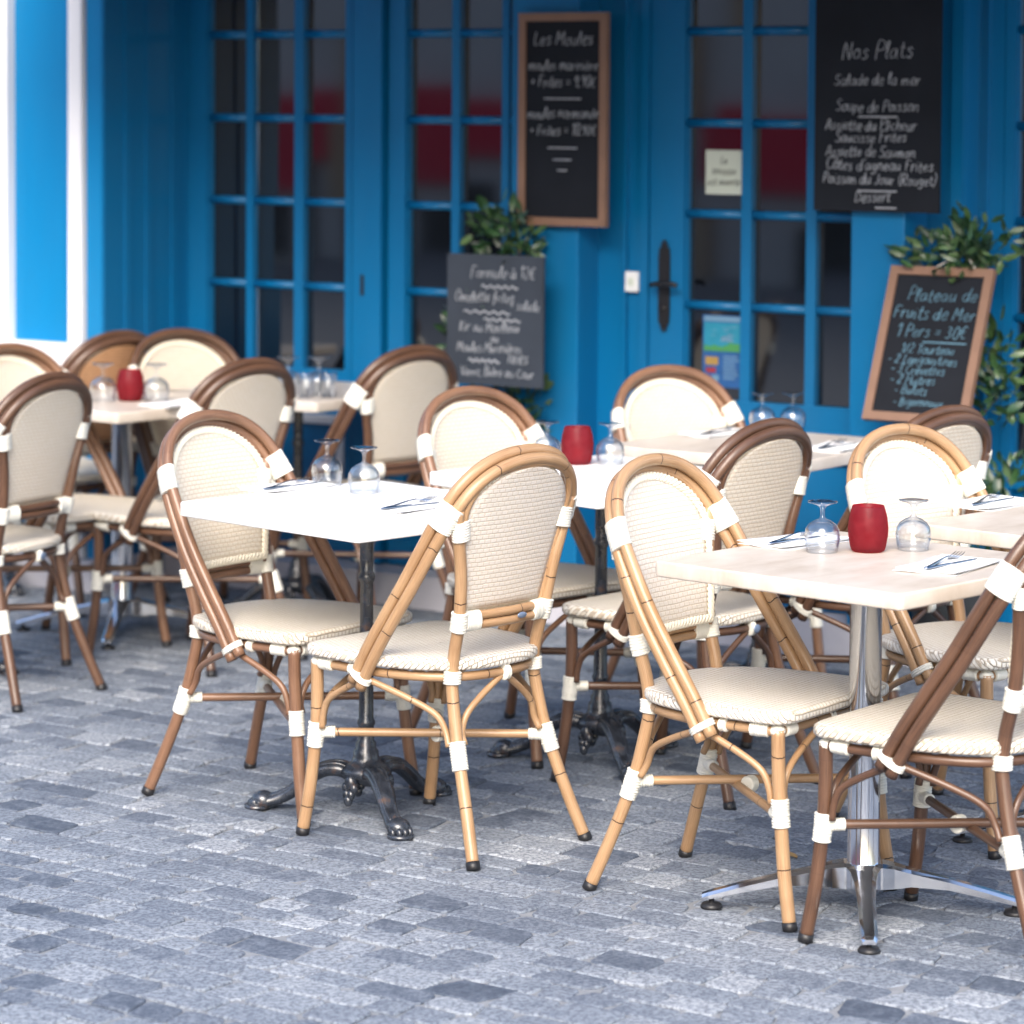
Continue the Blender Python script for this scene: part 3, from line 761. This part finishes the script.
for i, (x, y, a, where, nw, nl) in enumerate(SETS):
    nk = mk_napkin(nw, nl, i); nk.location = (x, y, H); nk.rotation_euler = (0, 0, rad(a-90+(4 if i % 2 else -6))); tag(nk, 'white paper napkin under cutlery '+where, 'napkin', 'folded napkins on the tables')
    if i == 7: continue
    kn = mk_knife() if kn0 is None else kn0.copy(); fk = mk_fork() if fk0 is None else fk0.copy()
    if kn0 is None: kn0, fk0 = kn, fk
    else: COL.objects.link(kn); COL.objects.link(fk)
    dx, dy = math.cos(rad(a)), math.sin(rad(a))
    kn.location = (x+dy*.012-dx*.01, y-dx*.012-dy*.01, H+.0088); kn.rotation_euler = (0, 0, rad(a-90-5)); tag(kn, 'steel knife on the napkin '+where, 'knife', 'table knives')
    fk.location = (x-dy*.016+dx*.01, y+dx*.016+dy*.01, H+.0088); fk.rotation_euler = (0, 0, rad(a-90+7)); tag(fk, 'steel fork on the napkin '+where, 'fork', 'table forks')

# ------------------------------------------------------------------ the blue shopfront
FA = rad(-33.7); FO = (0, 10.35, 0)
def fbox(mb, u0, u1, z0, z1, d0, d1, mi=0): return box(mb, u0, u1, -d1, -d0, z0, z1, mi)
shop = empty('blue_shopfront', FO, FA, 'blue painted cafe front with glazed doors and pilasters', 'building')
wall = MB()
fbox(wall, -1.395, 3.4, 2.25, 3.6, -.10, .02)             # wall above the doors
fbox(wall, .30, .53, .11, 2.25, -.12, -.004)              # wall between pilaster and right door
fbox(wall, 1.40, 1.72, .11, 2.25, -.30, -.10)
fbox(wall, 1.515, 1.640, .11, 2.25, -.10, -.002)
fbox(wall, -1.3945, -1.377, .11, 2.25, -.10, .0)
fbox(wall, -1.39, 3.4, .0, 3.6, -.62, -.45)
wall.build('wall', M_BLUE, shop)
tr = MB()                                                 # slim vertical mouldings
fbox(tr, .440, .452, .12, 2.25, -.003, .018); fbox(tr, .500, .530, .12, 2.25, -.003, .010)
fbox(tr, 1.598, 1.637, .12, 2.25, -.001, .014); fbox(tr, 1.668, 1.676, .12, 2.25, -.099, -.085)
tr.build('moulding', M_BLUE, shop)
aw = MB(); vs = []  # unseen awning, inferred overhead; its reach is set to darken the upper front
for k in range(13):
    t = k/12; d_ = .02+1.6*t; z_ = 3.0-.52*t-.08*t*t
    for u_ in (-1.39, 3.4): vs += [(u_, -d_, z_), (u_, -d_, z_-.02)]
fs = []
for k in range(12):
    q = k*4; fs += [(q, q+2, q+6, q+4), (q+1, q+5, q+7, q+3), (q, q+4, q+5, q+1), (q+2, q+3, q+7, q+6)]
aw.add(vs, fs, None, True); fbox(aw, -1.39, 3.4, 2.22, 2.385, 1.616, 1.626); aw.build('unseen_awning', M_BLUE, shop)
pl = MB(); fbox(pl, -1.38, 3.4, -.01, .108, -.3, .14); pl.build('plinth', M_PLINTH, shop)
bevelled('pilaster', M_BLUE, shop, .075, .335, -.120, .10, .109, 2.6, .006)
bevelled('pilaster', M_BLUE, shop, 1.335, 1.515, -.150, .10, .109, 2.6, .006)
BARS = [1.05, 1.342, 1.631, 1.922]
def glazed(name, u0, u1, munt, d, zb, ztop, lower=True, stile=(.077, .03), pale=False, keys=None):
    """stiles and rails as one mesh, muntins and panes as sub-parts"""
    f = MB()
    fbox(f, u0, u0+stile[0], .115, ztop, d-.05, d); fbox(f, u1-stile[1], u1, .115, ztop, d-.05, d)
    a, b = u0+stile[0], u1-stile[1]
    fbox(f, a, b, zb-.09, zb, d-.05, d); fbox(f, a, b, ztop-.09, ztop, d-.05, d); fbox(f, a, b, .115, .20, d-.05, d); fbox(f, a, b, .20, zb-.09, d-.05, d-.028)
    # slim bead round the glass
    o = f.build(name, M_BLUE, shop)
    m = MB(); zz = [z for z in BARS if z < ztop-.12]
    for (m0, m1) in munt: fbox(m, m0, m1, zb, ztop-.09, d-.034, d-.006)
    cols = [a]+[x for mm in munt for x in mm]+[b]
    for k in range(0, len(cols), 2):
        for z in zz:
            path = [Vector((cols[k], -(d-.020), z)), Vector((cols[k+1], -(d-.020), z))]
            tube(m, path, 0, 10, sec=lambda t: (.0145, .013, Vector((0, 0, 1))))
    for (x0, x1) in ((a, a+.008), (b-.008, b)): fbox(m, x0, x1, zb, ztop-.09, d-.034, d-.012)
    m.build('glazing_bars', M_BLUE, o)
    edges = [zb]+zz+[ztop-.09]
    R = random.Random(int(abs(u0)*1000))
    for k in range(0, len(cols), 2):
        for z0, z1 in zip(edges, edges[1:]):
            p = MB(); t1, t2 = R.gauss(0, .0007), R.gauss(0, .0005)
            vs = [(x, -(d-.034)+.001+t1*sx+t2*sz, z) for x, sx in ((cols[k], -1), (cols[k+1], 1)) for z, sz in ((z0, -1), (z1, 1))]
            vs += [(x, y+.006, z) for x, y, z in vs]
            p.add(vs, [(0, 2, 3, 1), (4, 5, 7, 6), (0, 1, 5, 4), (2, 6, 7, 3), (0, 4, 6, 2), (1, 3, 7, 5)], None, False); p.build('pane', M_PANE, o)
    if lower:
        q = MB(); x0, x1 = a+.02, b-.012; z0, z1 = .235, zb-.16
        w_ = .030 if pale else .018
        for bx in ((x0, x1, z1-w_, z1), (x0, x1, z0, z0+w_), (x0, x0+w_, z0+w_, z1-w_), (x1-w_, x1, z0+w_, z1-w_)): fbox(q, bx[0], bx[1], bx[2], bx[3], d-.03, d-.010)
        q.build('panel_moulding', M_WHITE if pale else M_BLUE, o)  # pale: white stands in for sky gleam on the glossy blue moulding
    return o
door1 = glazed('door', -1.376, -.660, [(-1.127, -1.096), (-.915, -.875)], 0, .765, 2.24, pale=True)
mid = MB(); fbox(mid, -.640, -.520, .115, 2.25, -.05, .024); fbox(mid, -.605, -.590, 1.03, 1.10, .023, .026, 1); mid.build('door_post', [M_BLUE, M_BLACKM], shop)
door2 = glazed('door', -.507, .150, [(-.250, -.218), (-.048, -.020)], 0, .765, 2.24, stile=(.071, .03))
door3 = glazed('door', .533, 1.365, [(.865, .901), (1.097, 1.132)], 0, .752, 2.24, stile=(.126, .05))
win = glazed('window', 1.722, 3.3, [(2.02, 2.05), (2.35, 2.38), (2.68, 2.71)], -.10, .62, 2.24, stile=(.034, .03))
hd = MB()                                                # ornate black handle plate
pr = [(1.0, .0), (.99, .010), (.965, .004), (.95, .017), (.93, .008), (.91, .019), (.80, .021), (.5, .021), (.2, .021), (.09, .019), (.07, .008), (.05, .017), (.035, .004), (.01, .010), (0, .0)]
z0, z1, uc = .960, 1.255, .590
vs = []; fs = []
for dd in (0.0, .006):
    for t, wd in pr: vs += [(uc-wd, -dd-.001, z0+(z1-z0)*t), (uc+wd, -dd-.001, z0+(z1-z0)*t)]
n = len(pr)*2
for i in range(len(pr)-1):
    q = i*2; fs.append((n+q+1, n+q, n+q+2, n+q+3)); fs.append((q, n+q, n+q+2, q+2)); fs.append((n+q+1, q+1, q+3, n+q+3))
hd.add(vs, fs, None, False)
tube(hd, [Vector((uc, -.005, 1.115)), Vector((uc, -.055, 1.115))], .010, 10)
tube(hd, resample(catmull([Vector((uc-.02, -.055, 1.112)), Vector((uc, -.055, 1.115)), Vector((uc+.055, -.055, 1.118)), Vector((uc+.075, -.052, 1.112))], 5), .01), .0085, 10)
tube(hd, [Vector((uc, -.004, 1.035)), Vector((uc, -.012, 1.035))], .009, 10); hd.build('handle', M_BLACKM, door3)
b_ = bevelled('door_bell', M_PLASTIC, shop, .452, .500, -.022, -.002, 1.085, 1.150, .004)
bevelled('bell_button', M_PAPER, b_, .465, .487, -.026, -.0225, 1.105, 1.130, .002)

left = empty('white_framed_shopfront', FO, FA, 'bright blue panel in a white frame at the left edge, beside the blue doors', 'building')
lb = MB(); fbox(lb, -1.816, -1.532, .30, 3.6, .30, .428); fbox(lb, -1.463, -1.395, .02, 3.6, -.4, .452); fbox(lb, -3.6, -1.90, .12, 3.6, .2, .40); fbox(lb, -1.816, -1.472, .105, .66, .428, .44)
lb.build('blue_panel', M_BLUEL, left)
lw = MB(); fbox(lw, -1.532, -1.472, .105, 3.6, .2, .470); fbox(lw, -1.905, -1.816, .105, 3.6, .2, .470); fbox(lw, -1.8155, -1.5325, .66, .846, .2, .466); lw.build('white_frame', M_WHITE, left)
lg = MB(); fbox(lg, -1.4715, -1.4635, .1, 3.6, .2, .43); lg.build('shadow_gap', M_BLUE, left)
rm = MB()
for d_ in (.06, .20, .31): fbox(rm, -1.3945, -1.380, .12, 3.6, d_, d_+.035)
rm.build('return_moulding', M_BLUE, left)
rr_ = MB(); fbox(rr_, -1.3949, -1.386, .1, 3.6, .002, .449); rr_.build('side_wall', M_BLUE, left)
lp = MB(); fbox(lp, -3.6, -1.385, -.01, .104, .15, .52); lp.build('plinth', M_PLINTH, left)

# ------------------------------------------------------------------ chalkboards and papers
# a one-stroke handwriting: each glyph is a list of pen strokes on a grid, x to the right, y up (x-height 4, ascender 7)
G = {
'a': ('3.2 3.4,2 4,.6 3,.4 1.2,1.4 .1,2.8 1,3.2 3.6,3.2 1,4 .1', 4), 'b': ('.6 7,.6 .2,2 0,3.2 1,3.2 2.8,2 3.8,.7 2.6', 3.7), 'c': ('3 3.3,2 4,.7 3,.5 1.2,1.6 0,3.1 .7', 3.4),
'd': ('3.2 3.2,2 4,.6 3,.4 1,1.6 0,2.9 1,3.3 7,3.3 .8,4 .1', 4), 'e': ('.7 1.9,3 2.4,2.8 3.7,1.7 4,.6 2.8,.6 1,1.8 0,3.2 .8', 3.5), 'f': ('3.2 6.4,2.4 7.1,1.5 6,1.3 0,1.1 -1.8;.2 3.7,2.9 3.9', 2.9),
'g': ('3.1 3.4,2 4,.6 3,.6 1.3,1.7 .6,3 1.7,3.2 3.8,3.1 -1.6,1.8 -2.5,.5 -1.7', 3.8), 'h': ('.6 7,.6 0,.8 2.4,2.1 4,3.1 3,3.2 0', 3.8), 'i': ('.6 3.9,.7 .6,1.4 0;.7 5.6,.9 5.7', 1.6), 'j': ('1.2 3.9,1.2 -1.6,.2 -2.3;1.2 5.6,1.3 5.8', 1.8),
'l': ('.5 2,1.4 6.2,.9 7,.5 5.6,.6 .8,1.5 0', 1.8), 'm': ('.5 3.9,.6 0,.8 2.6,2 4,2.6 3,2.6 0,2.9 2.8,4 4,4.8 3,4.9 .6,5.6 .1', 5.7), 'n': ('.5 3.9,.6 0,.8 2.6,2.1 4,3.1 3,3.1 .7,3.8 .1', 3.9),
'o': ('2 4,.7 3.1,.5 1.1,1.8 0,3.2 1,3.2 3,2 4,3.7 3.8', 3.7), 'p': ('.6 3.9,.6 -2.4,.7 2.6,2 4,3.2 3,3.1 1,1.8 0,.7 .8', 3.7), 'q': ('3.1 3.3,2 4,.6 3,.6 1,1.8 0,3.1 1,3.2 3.9,3.2 -2.4', 3.8), 'r': ('.5 3.9,.6 0,.8 2.6,1.8 3.9,2.8 3.6', 2.9),
's': ('2.8 3.5,1.7 4,.8 3.2,1.8 2.2,2.7 1.2,1.8 0,.5 .6', 3.2), 't': ('1.3 6.2,1.2 .9,2 0,2.8 .4;.2 4,2.5 4.2', 2.7), 'u': ('.5 3.9,.6 1,1.6 0,2.9 1.2,3.1 3.9,3.1 .8,3.9 .1', 3.9), 'v': ('.4 3.9,1.6 0,2.9 3.9', 3.2), 'x': ('.4 3.9,3 0;3 3.9,.4 0', 3.3), 'y': ('.5 3.9,.8 1.6,2 1.3,3 3.9,2.4 -1.6,1.2 -2.4', 3.4), 'z': ('.4 3.8,3 3.9,.5 .1,3.1 .2', 3.4),
'A': ('.2 0,2.2 7,4.2 0;1 2.6,3.5 2.7', 4.5), 'B': ('.6 0,.6 7,2.6 6.8,3.2 5.4,2.4 3.9,.7 3.7,2.8 3.5,3.8 1.8,2.6 .2,.6 0', 4.2), 'C': ('4 6,2.6 7,1 5.8,.4 3,1.4 .5,3 0,4.2 1', 4.5), 'D': ('.6 0,.6 7,2.6 6.6,4 4.6,3.8 1.8,2.2 .2,.6 0', 4.6), 'E': ('3.6 6.8,.7 7,.6 .1,3.7 .1;.7 3.7,3 3.8', 4),
'F': ('3.8 6.9,.7 7,.6 0;.7 3.7,3 3.9', 3.8), 'H': ('.6 7,.6 0;3.8 7,3.8 0;.6 3.6,3.8 3.7', 4.4), 'I': ('1 7,.9 0', 1.8), 'J': ('3 7,2.9 1.4,1.8 0,.4 1', 3.6), 'K': ('.6 7,.6 0;3.6 7,.8 3.4,3.8 0', 4.1), 'L': ('.7 7,.6 .1,3.4 .2', 3.6), 'M': ('.4 0,.9 7,2.7 2.4,4.6 7,5 0', 5.5), 'N': ('.5 0,.7 7,3.7 0,3.9 7', 4.5), 'O': ('2.4 7,.8 5.6,.5 2,2 0,3.9 1.2,4.1 5,2.4 7', 4.7),
'P': ('.7 0,.8 7,3 6.9,3.9 5.3,2.8 3.6,.8 3.4', 4.1), 'R': ('.7 0,.8 7,3 6.9,3.7 5.3,2.6 3.8,.9 3.6,3.8 0', 4.2), 'S': ('3.6 6.2,2.2 7,.8 5.8,1.4 4,3.2 2.9,3.4 1,2 0,.4 .8', 4), 'T': ('.2 6.8,4.2 7;2.3 7,2.2 0', 4), 'V': ('.3 7,2.1 0,3.9 7', 4),
'0': ('2 7,.8 5.5,.7 1.5,2 0,3.2 1.6,3.3 5.4,2 7', 3.8), '1': ('.6 5.4,1.8 7,1.8 0', 2.6), '2': ('.6 5.8,2 7,3.2 5.6,2.4 3.4,.5 .1,3.6 .2', 3.9), '3': ('.7 6.6,2.4 7,3 5.4,1.6 3.9,3.2 2.8,2.8 .6,1.4 0,.4 .8', 3.7), '9': ('3 5,1.8 4,.8 5,1.4 6.8,2.8 6.6,3.1 4,2.6 0', 3.7), '5': ('3.2 6.9,1 7,.8 4.2,2.4 4.3,3.2 2.4,2.2 .2,.5 .5', 3.7),
'+': ('.4 3,3.4 3;1.9 4.5,1.9 1.5', 3.8), '=': ('.4 3.8,3.2 3.9;.4 2,3.2 2.1', 3.6), '-': ('.4 2.6,2.6 2.7', 3), ',': ('.8 .5,.3 -1', 1.3), '/': ('.3 -.6,3 7.2', 3.1), '(': ('1.7 7.6,.7 5,.7 1.6,1.7 -1', 2), ')': ('.4 7.6,1.4 5,1.4 1.6,.4 -1', 2), "'": ('.8 7,.6 5.6', 1.2), '€': ('3.6 6.2,2.2 6.8,1 5,1 2,2.2 .2,3.7 .8;.1 4.2,2.8 4.3;.1 2.9,2.6 3', 4), '.': ('.5 .1,.8 .2', 1.2),
}
ACC = {'è': ('e', '1.2 6.2,2.4 5.2'), 'é': ('e', '1.4 5.2,2.8 6.4'), 'ê': ('e', '.8 5.2,1.8 6.3,2.8 5.2'), 'ô': ('o', '.9 5.2,1.9 6.3,2.9 5.2'), 'à': ('a', '.9 6.3,2.2 5.2'), 'œ': ('o', '')}
def text(body, size, mat, parent, x, y, z, align='CENTER', name='chalk_writing', sx=1.0, pen=.00125, slant=.18):
    """handwriting as raised chalk strokes, built as a mesh"""
    R = random.Random(hash_(body)); mb = MB(); k = size/8.2
    for li_, line in enumerate(body.split('\n')):
        items = []; cx_ = 0
        for ch in line:
            if ch == ' ': cx_ += 2.6; continue
            extra = ''
            if ch in ACC: ch, extra = ACC[ch]
            st_, wd_ = G[ch]; items.append((cx_, st_+((';'+extra) if extra else ''))); cx_ += wd_+.35
        x0 = -cx_/2 if align == 'CENTER' else 0; drift = R.uniform(-.010, .016); ph = R.uniform(0, 6)
        for gx, st_ in items:
            jy = R.gauss(0, .22)+.25*math.sin(gx*.15+ph)+gx*drift; js = R.uniform(.90, 1.10)
            for stroke in st_.split(';'):
                pts = [tuple(map(float, q.split())) for q in stroke.split(',')]
                P3 = []
                for (a_, b_) in pts:
                    a_ = a_*js+R.gauss(0, .10); b_ = b_*js+jy+R.gauss(0, .10)
                    P3.append(Vector(((x0+gx+a_+b_*slant)*k*sx, 0, b_*k-li_*size*1.25)))
                c_ = catmull(P3, 3) if len(P3) > 2 else P3
                tube(mb, c_, pen*R.uniform(.8, 1.15), 4, caps=False)
    o = mb.build(name, mat, parent); o.location = (x, y, z); return o
def hash_(t): return sum((i+1)*ord(c) for i, c in enumerate(t))
def chalk_line(mb, x0, x1, z, y, wav=0, r=.0022):
    n = 24; tube(mb, [Vector((x0+(x1-x0)*i/n, y, z+wav*math.sin(i*1.3))) for i in range(n+1)], r, 6)
def board(name, u, d, z0, z1, wd, lab, lines, framed, chalk, slate, lean=0, strokes=(), left_al=False):
    """board local frame: x right along the facade, z up, front towards -y; origin at its bottom centre"""
    a = FA
    loc = Vector((FO[0]+u*math.cos(a)-(-d)*math.sin(a), FO[1]+u*math.sin(a)+(-d)*math.cos(a), z0))
    root = empty(name, loc, a, lab, 'chalkboard', 'handwritten chalkboard menus'); root.rotation_euler = (-lean, 0, a)
    h = z1-z0; fr = .026 if framed else 0
    sl = MB(); box(sl, -wd/2+fr*.8, wd/2-fr*.8, -.004, .006, fr*.8, h-fr*.8); sl.build('slate', slate, root)
    if framed:
        f = MB(); box(f, -wd/2, wd/2, -.012, .012, 0, fr); box(f, -wd/2, wd/2, -.012, .012, h-fr, h); box(f, -wd/2, -wd/2+fr, -.0115, .0115, fr, h-fr); box(f, wd/2-fr, wd/2, -.0115, .0115, fr, h-fr); f.build('frame', M_WOOD, root)
    for (body, size, xx, zz, sx) in lines: text(body, size, chalk, root, xx, -.0055, zz, sx=sx)
    if strokes:
        for (x0, x1, z, wv) in strokes:
            m = MB(); chalk_line(m, x0, x1, z, -.0058, wv); m.build('chalk_line', chalk, root)
    return root
board('framed_chalkboard', .295, .150, 1.297, 1.98, .335, 'tall chalkboard in a light wood frame hung on the blue pilaster, mussels menu', [
    ('moules marinière', .040, 0, .500, .92), ('+ Frites = 9,90€', .040, 0, .448, .95), ('moules normande', .040, 0, .345, .92), ('+ Frites = 10,90€', .040, 0, .292, .92), ('Les Moules', .052, 0, .58, .95)],
    True, M_CHALK, M_SLATE, 0, [(-.07, .07, .408, 0), (-.055, .055, .250, 0), (-.035, .035, .212, 0), (-.018, .018, .178, 0)])
board('small_chalkboard', .130, .29, .782, 1.203, .372, 'grey frameless chalkboard hung in front of a potted laurel, left of the blue pilaster', [
    ('Formule à 12€', .044, .03, .345, .95), ('Omelette frites', .040, -.04, .268, .9), ('+ salade', .036, .115, .246, .9), ('Kir au Moelleux', .038, -.02, .172, .95), ('ou', .032, .0, .140, 1),
    ('Moules Marinières', .036, -.02, .105, .92), ('FRITES', .026, .09, .075, 1), ('Verre, Bière ou Cœur', .036, .01, .028, .92)],
    False, M_CHALK, M_SLATEG, 0, [(-.05, .09, .318, .005), (-.12, .06, .235, .005), (-.04, .10, .212, .005), (-.10, .02, .078, .006)])
board('large_chalkboard', 1.437, .185, 1.372, 2.02, .420, 'large black frameless chalkboard listing fish and meat dishes above the right pilaster', [
    ('Soupe de Poisson', .040, .0, .300, .95), ('Assiette du Pêcheur', .038, -.02, .245, .95), ('Saucisse Frites', .038, -.02, .207, 1), ('Assiette de Saumon', .038, -.02, .166, .95), ("Côtes d'agneau Frites", .040, .01, .126, .98),
    ('Poisson du Jour (Rouget)', .038, .01, .084, .95), ('Dessert', .038, -.01, .030, 1), ('Nos Plats', .06, 0, .46, 1), ('Salade de la mer', .04, 0, .38, 1)],
    False, M_CHALK, M_SLATE, 0, [(-.06, .07, .285, 0), (-.06, .07, .062, 0), (.0, .07, .012, 0)])
b4 = board('tilted_chalkboard', 1.668, .375, .765, 1.245, .335, 'tilted wood-framed chalkboard below the large one, Plateau de Fruits de Mer menu', [
    ('Plateau de', .050, .015, .375, 1), ('Fruits de Mer', .048, .0, .318, .98), ('1 Pers = 30€', .044, .0, .262, 1), ('1/2 Tourteau', .032, .0, .212, 1), ('- 2 Langoustines', .032, -.01, .180, 1), ('- 3 Crevettes', .032, -.02, .148, 1), ('- 2 Huitres', .032, -.03, .116, 1), ('- Bulots', .032, -.03, .084, 1), ('- Bigorneaux', .030, .0, .050, 1)],
    True, M_CHALKB, M_SLATE, rad(22), [(-.02, .12, .247, 0)])
st = MB(); tube(st, resample(catmull([Vector((-.06, 0, .46)), Vector((.02, .03, .53)), Vector((.05, .02, .535)), Vector((.12, 0, .46))], 5), .02), .0022, 6); st.build('hanging_string', M_BIND, b4)
def on_front(name, u, d, z0, z1, wd, lab, cat, mats, build):
    a = FA; loc = Vector((u*math.cos(a)+d*math.sin(a), FO[1]+u*math.sin(a)-d*math.cos(a), z0))
    mb = MB(); build(mb, wd, z1-z0); o = mb.build(name, mats); o.location = loc; o.rotation_euler = (0, 0, a); return tag(o, lab, cat)
def note(mb, w_, h): box(mb, -w_/2, w_/2, -.001, .0, 0, h)
nt0 = on_front('paper_note', .79, -.026, 1.405, 1.545, .135, 'pale handwritten paper note stuck on the upper left door pane', 'note', [M_PAPER], note)
text('La\nterrasse\nest ouverte', .028, M_BLACKM, nt0, 0, -.002, .098, name='handwriting', sx=.9)
M_SEA = simple('poster turquoise', (.02, .22, .33), .4, var=.3, vscale=25); M_GREEN = simple('poster green', (.06, .25, .08), .4); M_NAVY = simple('poster blue', (.02, .09, .26), .4, var=.4, vscale=30); M_YEL = simple('poster yellow', (.35, .22, .06), .4); M_PRED = simple('poster red', (.28, .03, .04), .4); M_PW = simple('poster pale blue', (.14, .26, .38), .4)
def poster(mb, w_, h):
    R = random.Random(4)
    box(mb, -w_/2, w_/2, -.001, 0, 0, h, 2)
    def q(x0, x1, z0, z1, mi, lay=0): box(mb, x0*w_, x1*w_, -.0022-.0006*lay, -.0012-.0006*lay, z0*h, z1*h, mi)
    q(-.46, .46, .56, .90, 0); q(-.46, .46, .915, .985, 5)
    for k in range(9):
        x = -.46+k*.102; q(x, x+.102, .50, .56+R.uniform(0, .07), 1, 1)
    for k in range(7): x = R.uniform(-.4, .25); z = R.uniform(.70, .86); q(x, x+R.uniform(.08, .2), z, z+.012, 5, 1)
    for k in range(6): q(-.05+.01*k, .30-.02*k, .64+.012*k, .65+.012*k, 5, 2)
    for k in range(7): q(.03, .44-R.uniform(0, .12), .42-.05*k, .44-.05*k, 5, 1)
    q(-.42, -.10, .31, .42, 3, 1); q(-.40, -.16, .20, .27, 4, 1); q(-.42, -.28, .07, .16, 4, 1); q(-.25, -.08, .09, .17, 5, 1)
on_front('tourist_poster', .790, -.026, .790, 1.020, .145, 'blue seaside poster with red and yellow boxes on the lower door pane', 'poster', [M_SEA, M_GREEN, M_NAVY, M_YEL, M_PRED, M_PW], poster)

# a few dry leaves on the setts
for i, (x, y, a) in enumerate(((.640, 6.97, .4),)):
    mb = MB(); pts = []
    for k in range(7):
        t = k/6; w_ = .009*math.sin(math.pi*min(1, t*1.05))**.8+.0004
        for sx in (-1, 0, 1): pts.append((w_*sx, t*.042-.021, .004+.005*t*t+abs(sx)*.003))
    fs = [(k*3+j, k*3+j+1, k*3+j+4, k*3+j+3) for k in range(6) for j in range(2)]
    mb.add(pts, fs); o = mb.build('fallen_leaf', simple('dry leaf', (.34, .22, .09), .7)); o.location = (x, y, .001); o.rotation_euler = (0, 0, a)
    tag(o, ('small dry yellow leaf lying between the front tan and shaded brown chairs', 'small dry leaf lying on the open setts at the left')[i], 'leaf')

# ------------------------------------------------------------------ potted laurels
def laurel(u, d, blobs, n, lab, seed, h):
    R = random.Random(seed); a = FA
    root = empty('potted_laurel', (u*math.cos(a)+d*math.sin(a), FO[1]+u*math.sin(a)-d*math.cos(a), 0), a, lab, 'plant', 'potted laurels against the blue front')
    p = MB(); lathe(p, [(0, .0), (.10, .0), (.13, .24), (.14, .25), (.14, .27), (.125, .27), (.12, .23), (0, .23)], 24); p.build('pot', M_POT, root)
    t = MB()
    for k in range(5):
        x, y = R.uniform(-.05, .05), R.uniform(-.03, .03); b = R.choice(blobs)
        tube(t, resample(catmull([Vector((x*.3, y, .2)), Vector((x, y, .5)), Vector((b[0]*.6, y, b[2]*.9)), Vector((b[0], b[1], b[2]))], 5), .03), lambda q: .009-.006*q, 7)
    t.build('stem', M_BARK, root)
    lf = MB(); tw = sum(b[3]*b[4] for b in blobs)
    for b in blobs:
        for _ in range(int(n*b[3]*b[4]/tw)):
            q = Vector((R.gauss(0, 1), R.gauss(0, 1), R.gauss(0, 1))).normalized()*R.random()**.45
            c = Vector((b[0]+q.x*b[3], b[1]+q.y*min(b[3], .10), b[2]+q.z*b[4]))
            dr = (Vector((q.x, q.y*.8-.25, q.z*.6+.35))+Vector((R.gauss(0, .5), R.gauss(0, .5), R.gauss(0, .4)))).normalized()
            sd_ = dr.cross(Vector((R.gauss(0, .4), R.gauss(-1, .4), R.gauss(.6, .4)))).normalized(); nn = dr.cross(sd_)
            ln = R.uniform(.032, .070); wd = ln*R.uniform(.16, .22); tn = R.random()
            pts = [c, c+dr*ln*.35+sd_*wd, c+dr*ln*.7+sd_*wd*.8-nn*ln*.05, c+dr*ln-nn*ln*.12, c+dr*ln*.7-sd_*wd*.8-nn*ln*.05, c+dr*ln*.35-sd_*wd, c+dr*ln*.35+nn*wd*.35, c+dr*ln*.7+nn*wd*.2-nn*ln*.05]
            lf.add(pts, [(0, 1, 6), (0, 6, 5), (1, 2, 7, 6), (6, 7, 4, 5), (2, 3, 7), (7, 3, 4)], None, True, 0, tn)
    lf.build('foliage', M_LEAF, root, tone=True); return root
laurel(.05, .16, [(.02, 0, 1.27, .13, .10), (.0, 0, 1.0, .14, .2), (-.13, 0, .93, .07, .10), (.08, 0, .72, .12, .12), (.12, -.05, 1.22, .07, .09), (0, 0, .5, .12, .15)], 850, 'bushy green laurel behind the small grey chalkboard, left of the pilaster', 3, 1.35)
laurel(1.68, .13, [(-.03, -.02, 1.24, .16, .08), (.08, -.03, 1.28, .11, .10), (.12, 0, .95, .08, .11), (.14, 0, .83, .09, .09), (.17, -.02, .52, .10, .15), (.05, 0, .30, .12, .12), (0, 0, 1.0, .06, .2)], 780, 'bushy green laurel behind the tilted wood-framed chalkboard at the right', 8, 1.4)

# ------------------------------------------------------------------ the other side of the street (mirrored in the door glass)
opp = empty('street_building', (0, 10.35, 0), FA, 'grey rendered building with a red shopfront, seen reflected in the door panes', 'building')
ob = MB(); fbox(ob, -40, 6, 0, 9, 19, 20); ob.build('wall', M_STONEW, opp)
ob = MB()
for u in range(-38, 4, 4): fbox(ob, u+3.35, u+3.75, 0, 8.9, 18.8, 18.99)
ob.build('pilaster', simple('sandstone', (.52, .36, .24), .9), opp)
ob = MB()
for u in range(-38, 4, 4): fbox(ob, u+.6, u+2.0, 0, .62, 18.9, 18.99); fbox(ob, u+2.5, u+3.0, .1, .85, 18.9, 18.99)
ob.build('cellar_grille', M_BLACKM, opp)
ob = MB()
for u in range(-38, 4, 4): fbox(ob, u, u+3.3, .90, 1.75, 18.85, 19.0)
ob.build('shop_fascia', M_REDP, opp)
ob = MB()
for u in range(-38, 4, 4):
    for z in (3.0, 5.6): fbox(ob, u+.4, u+1.5, z, z+1.9, 18.96, 19.02)
ob.build('window', M_PANE, opp)
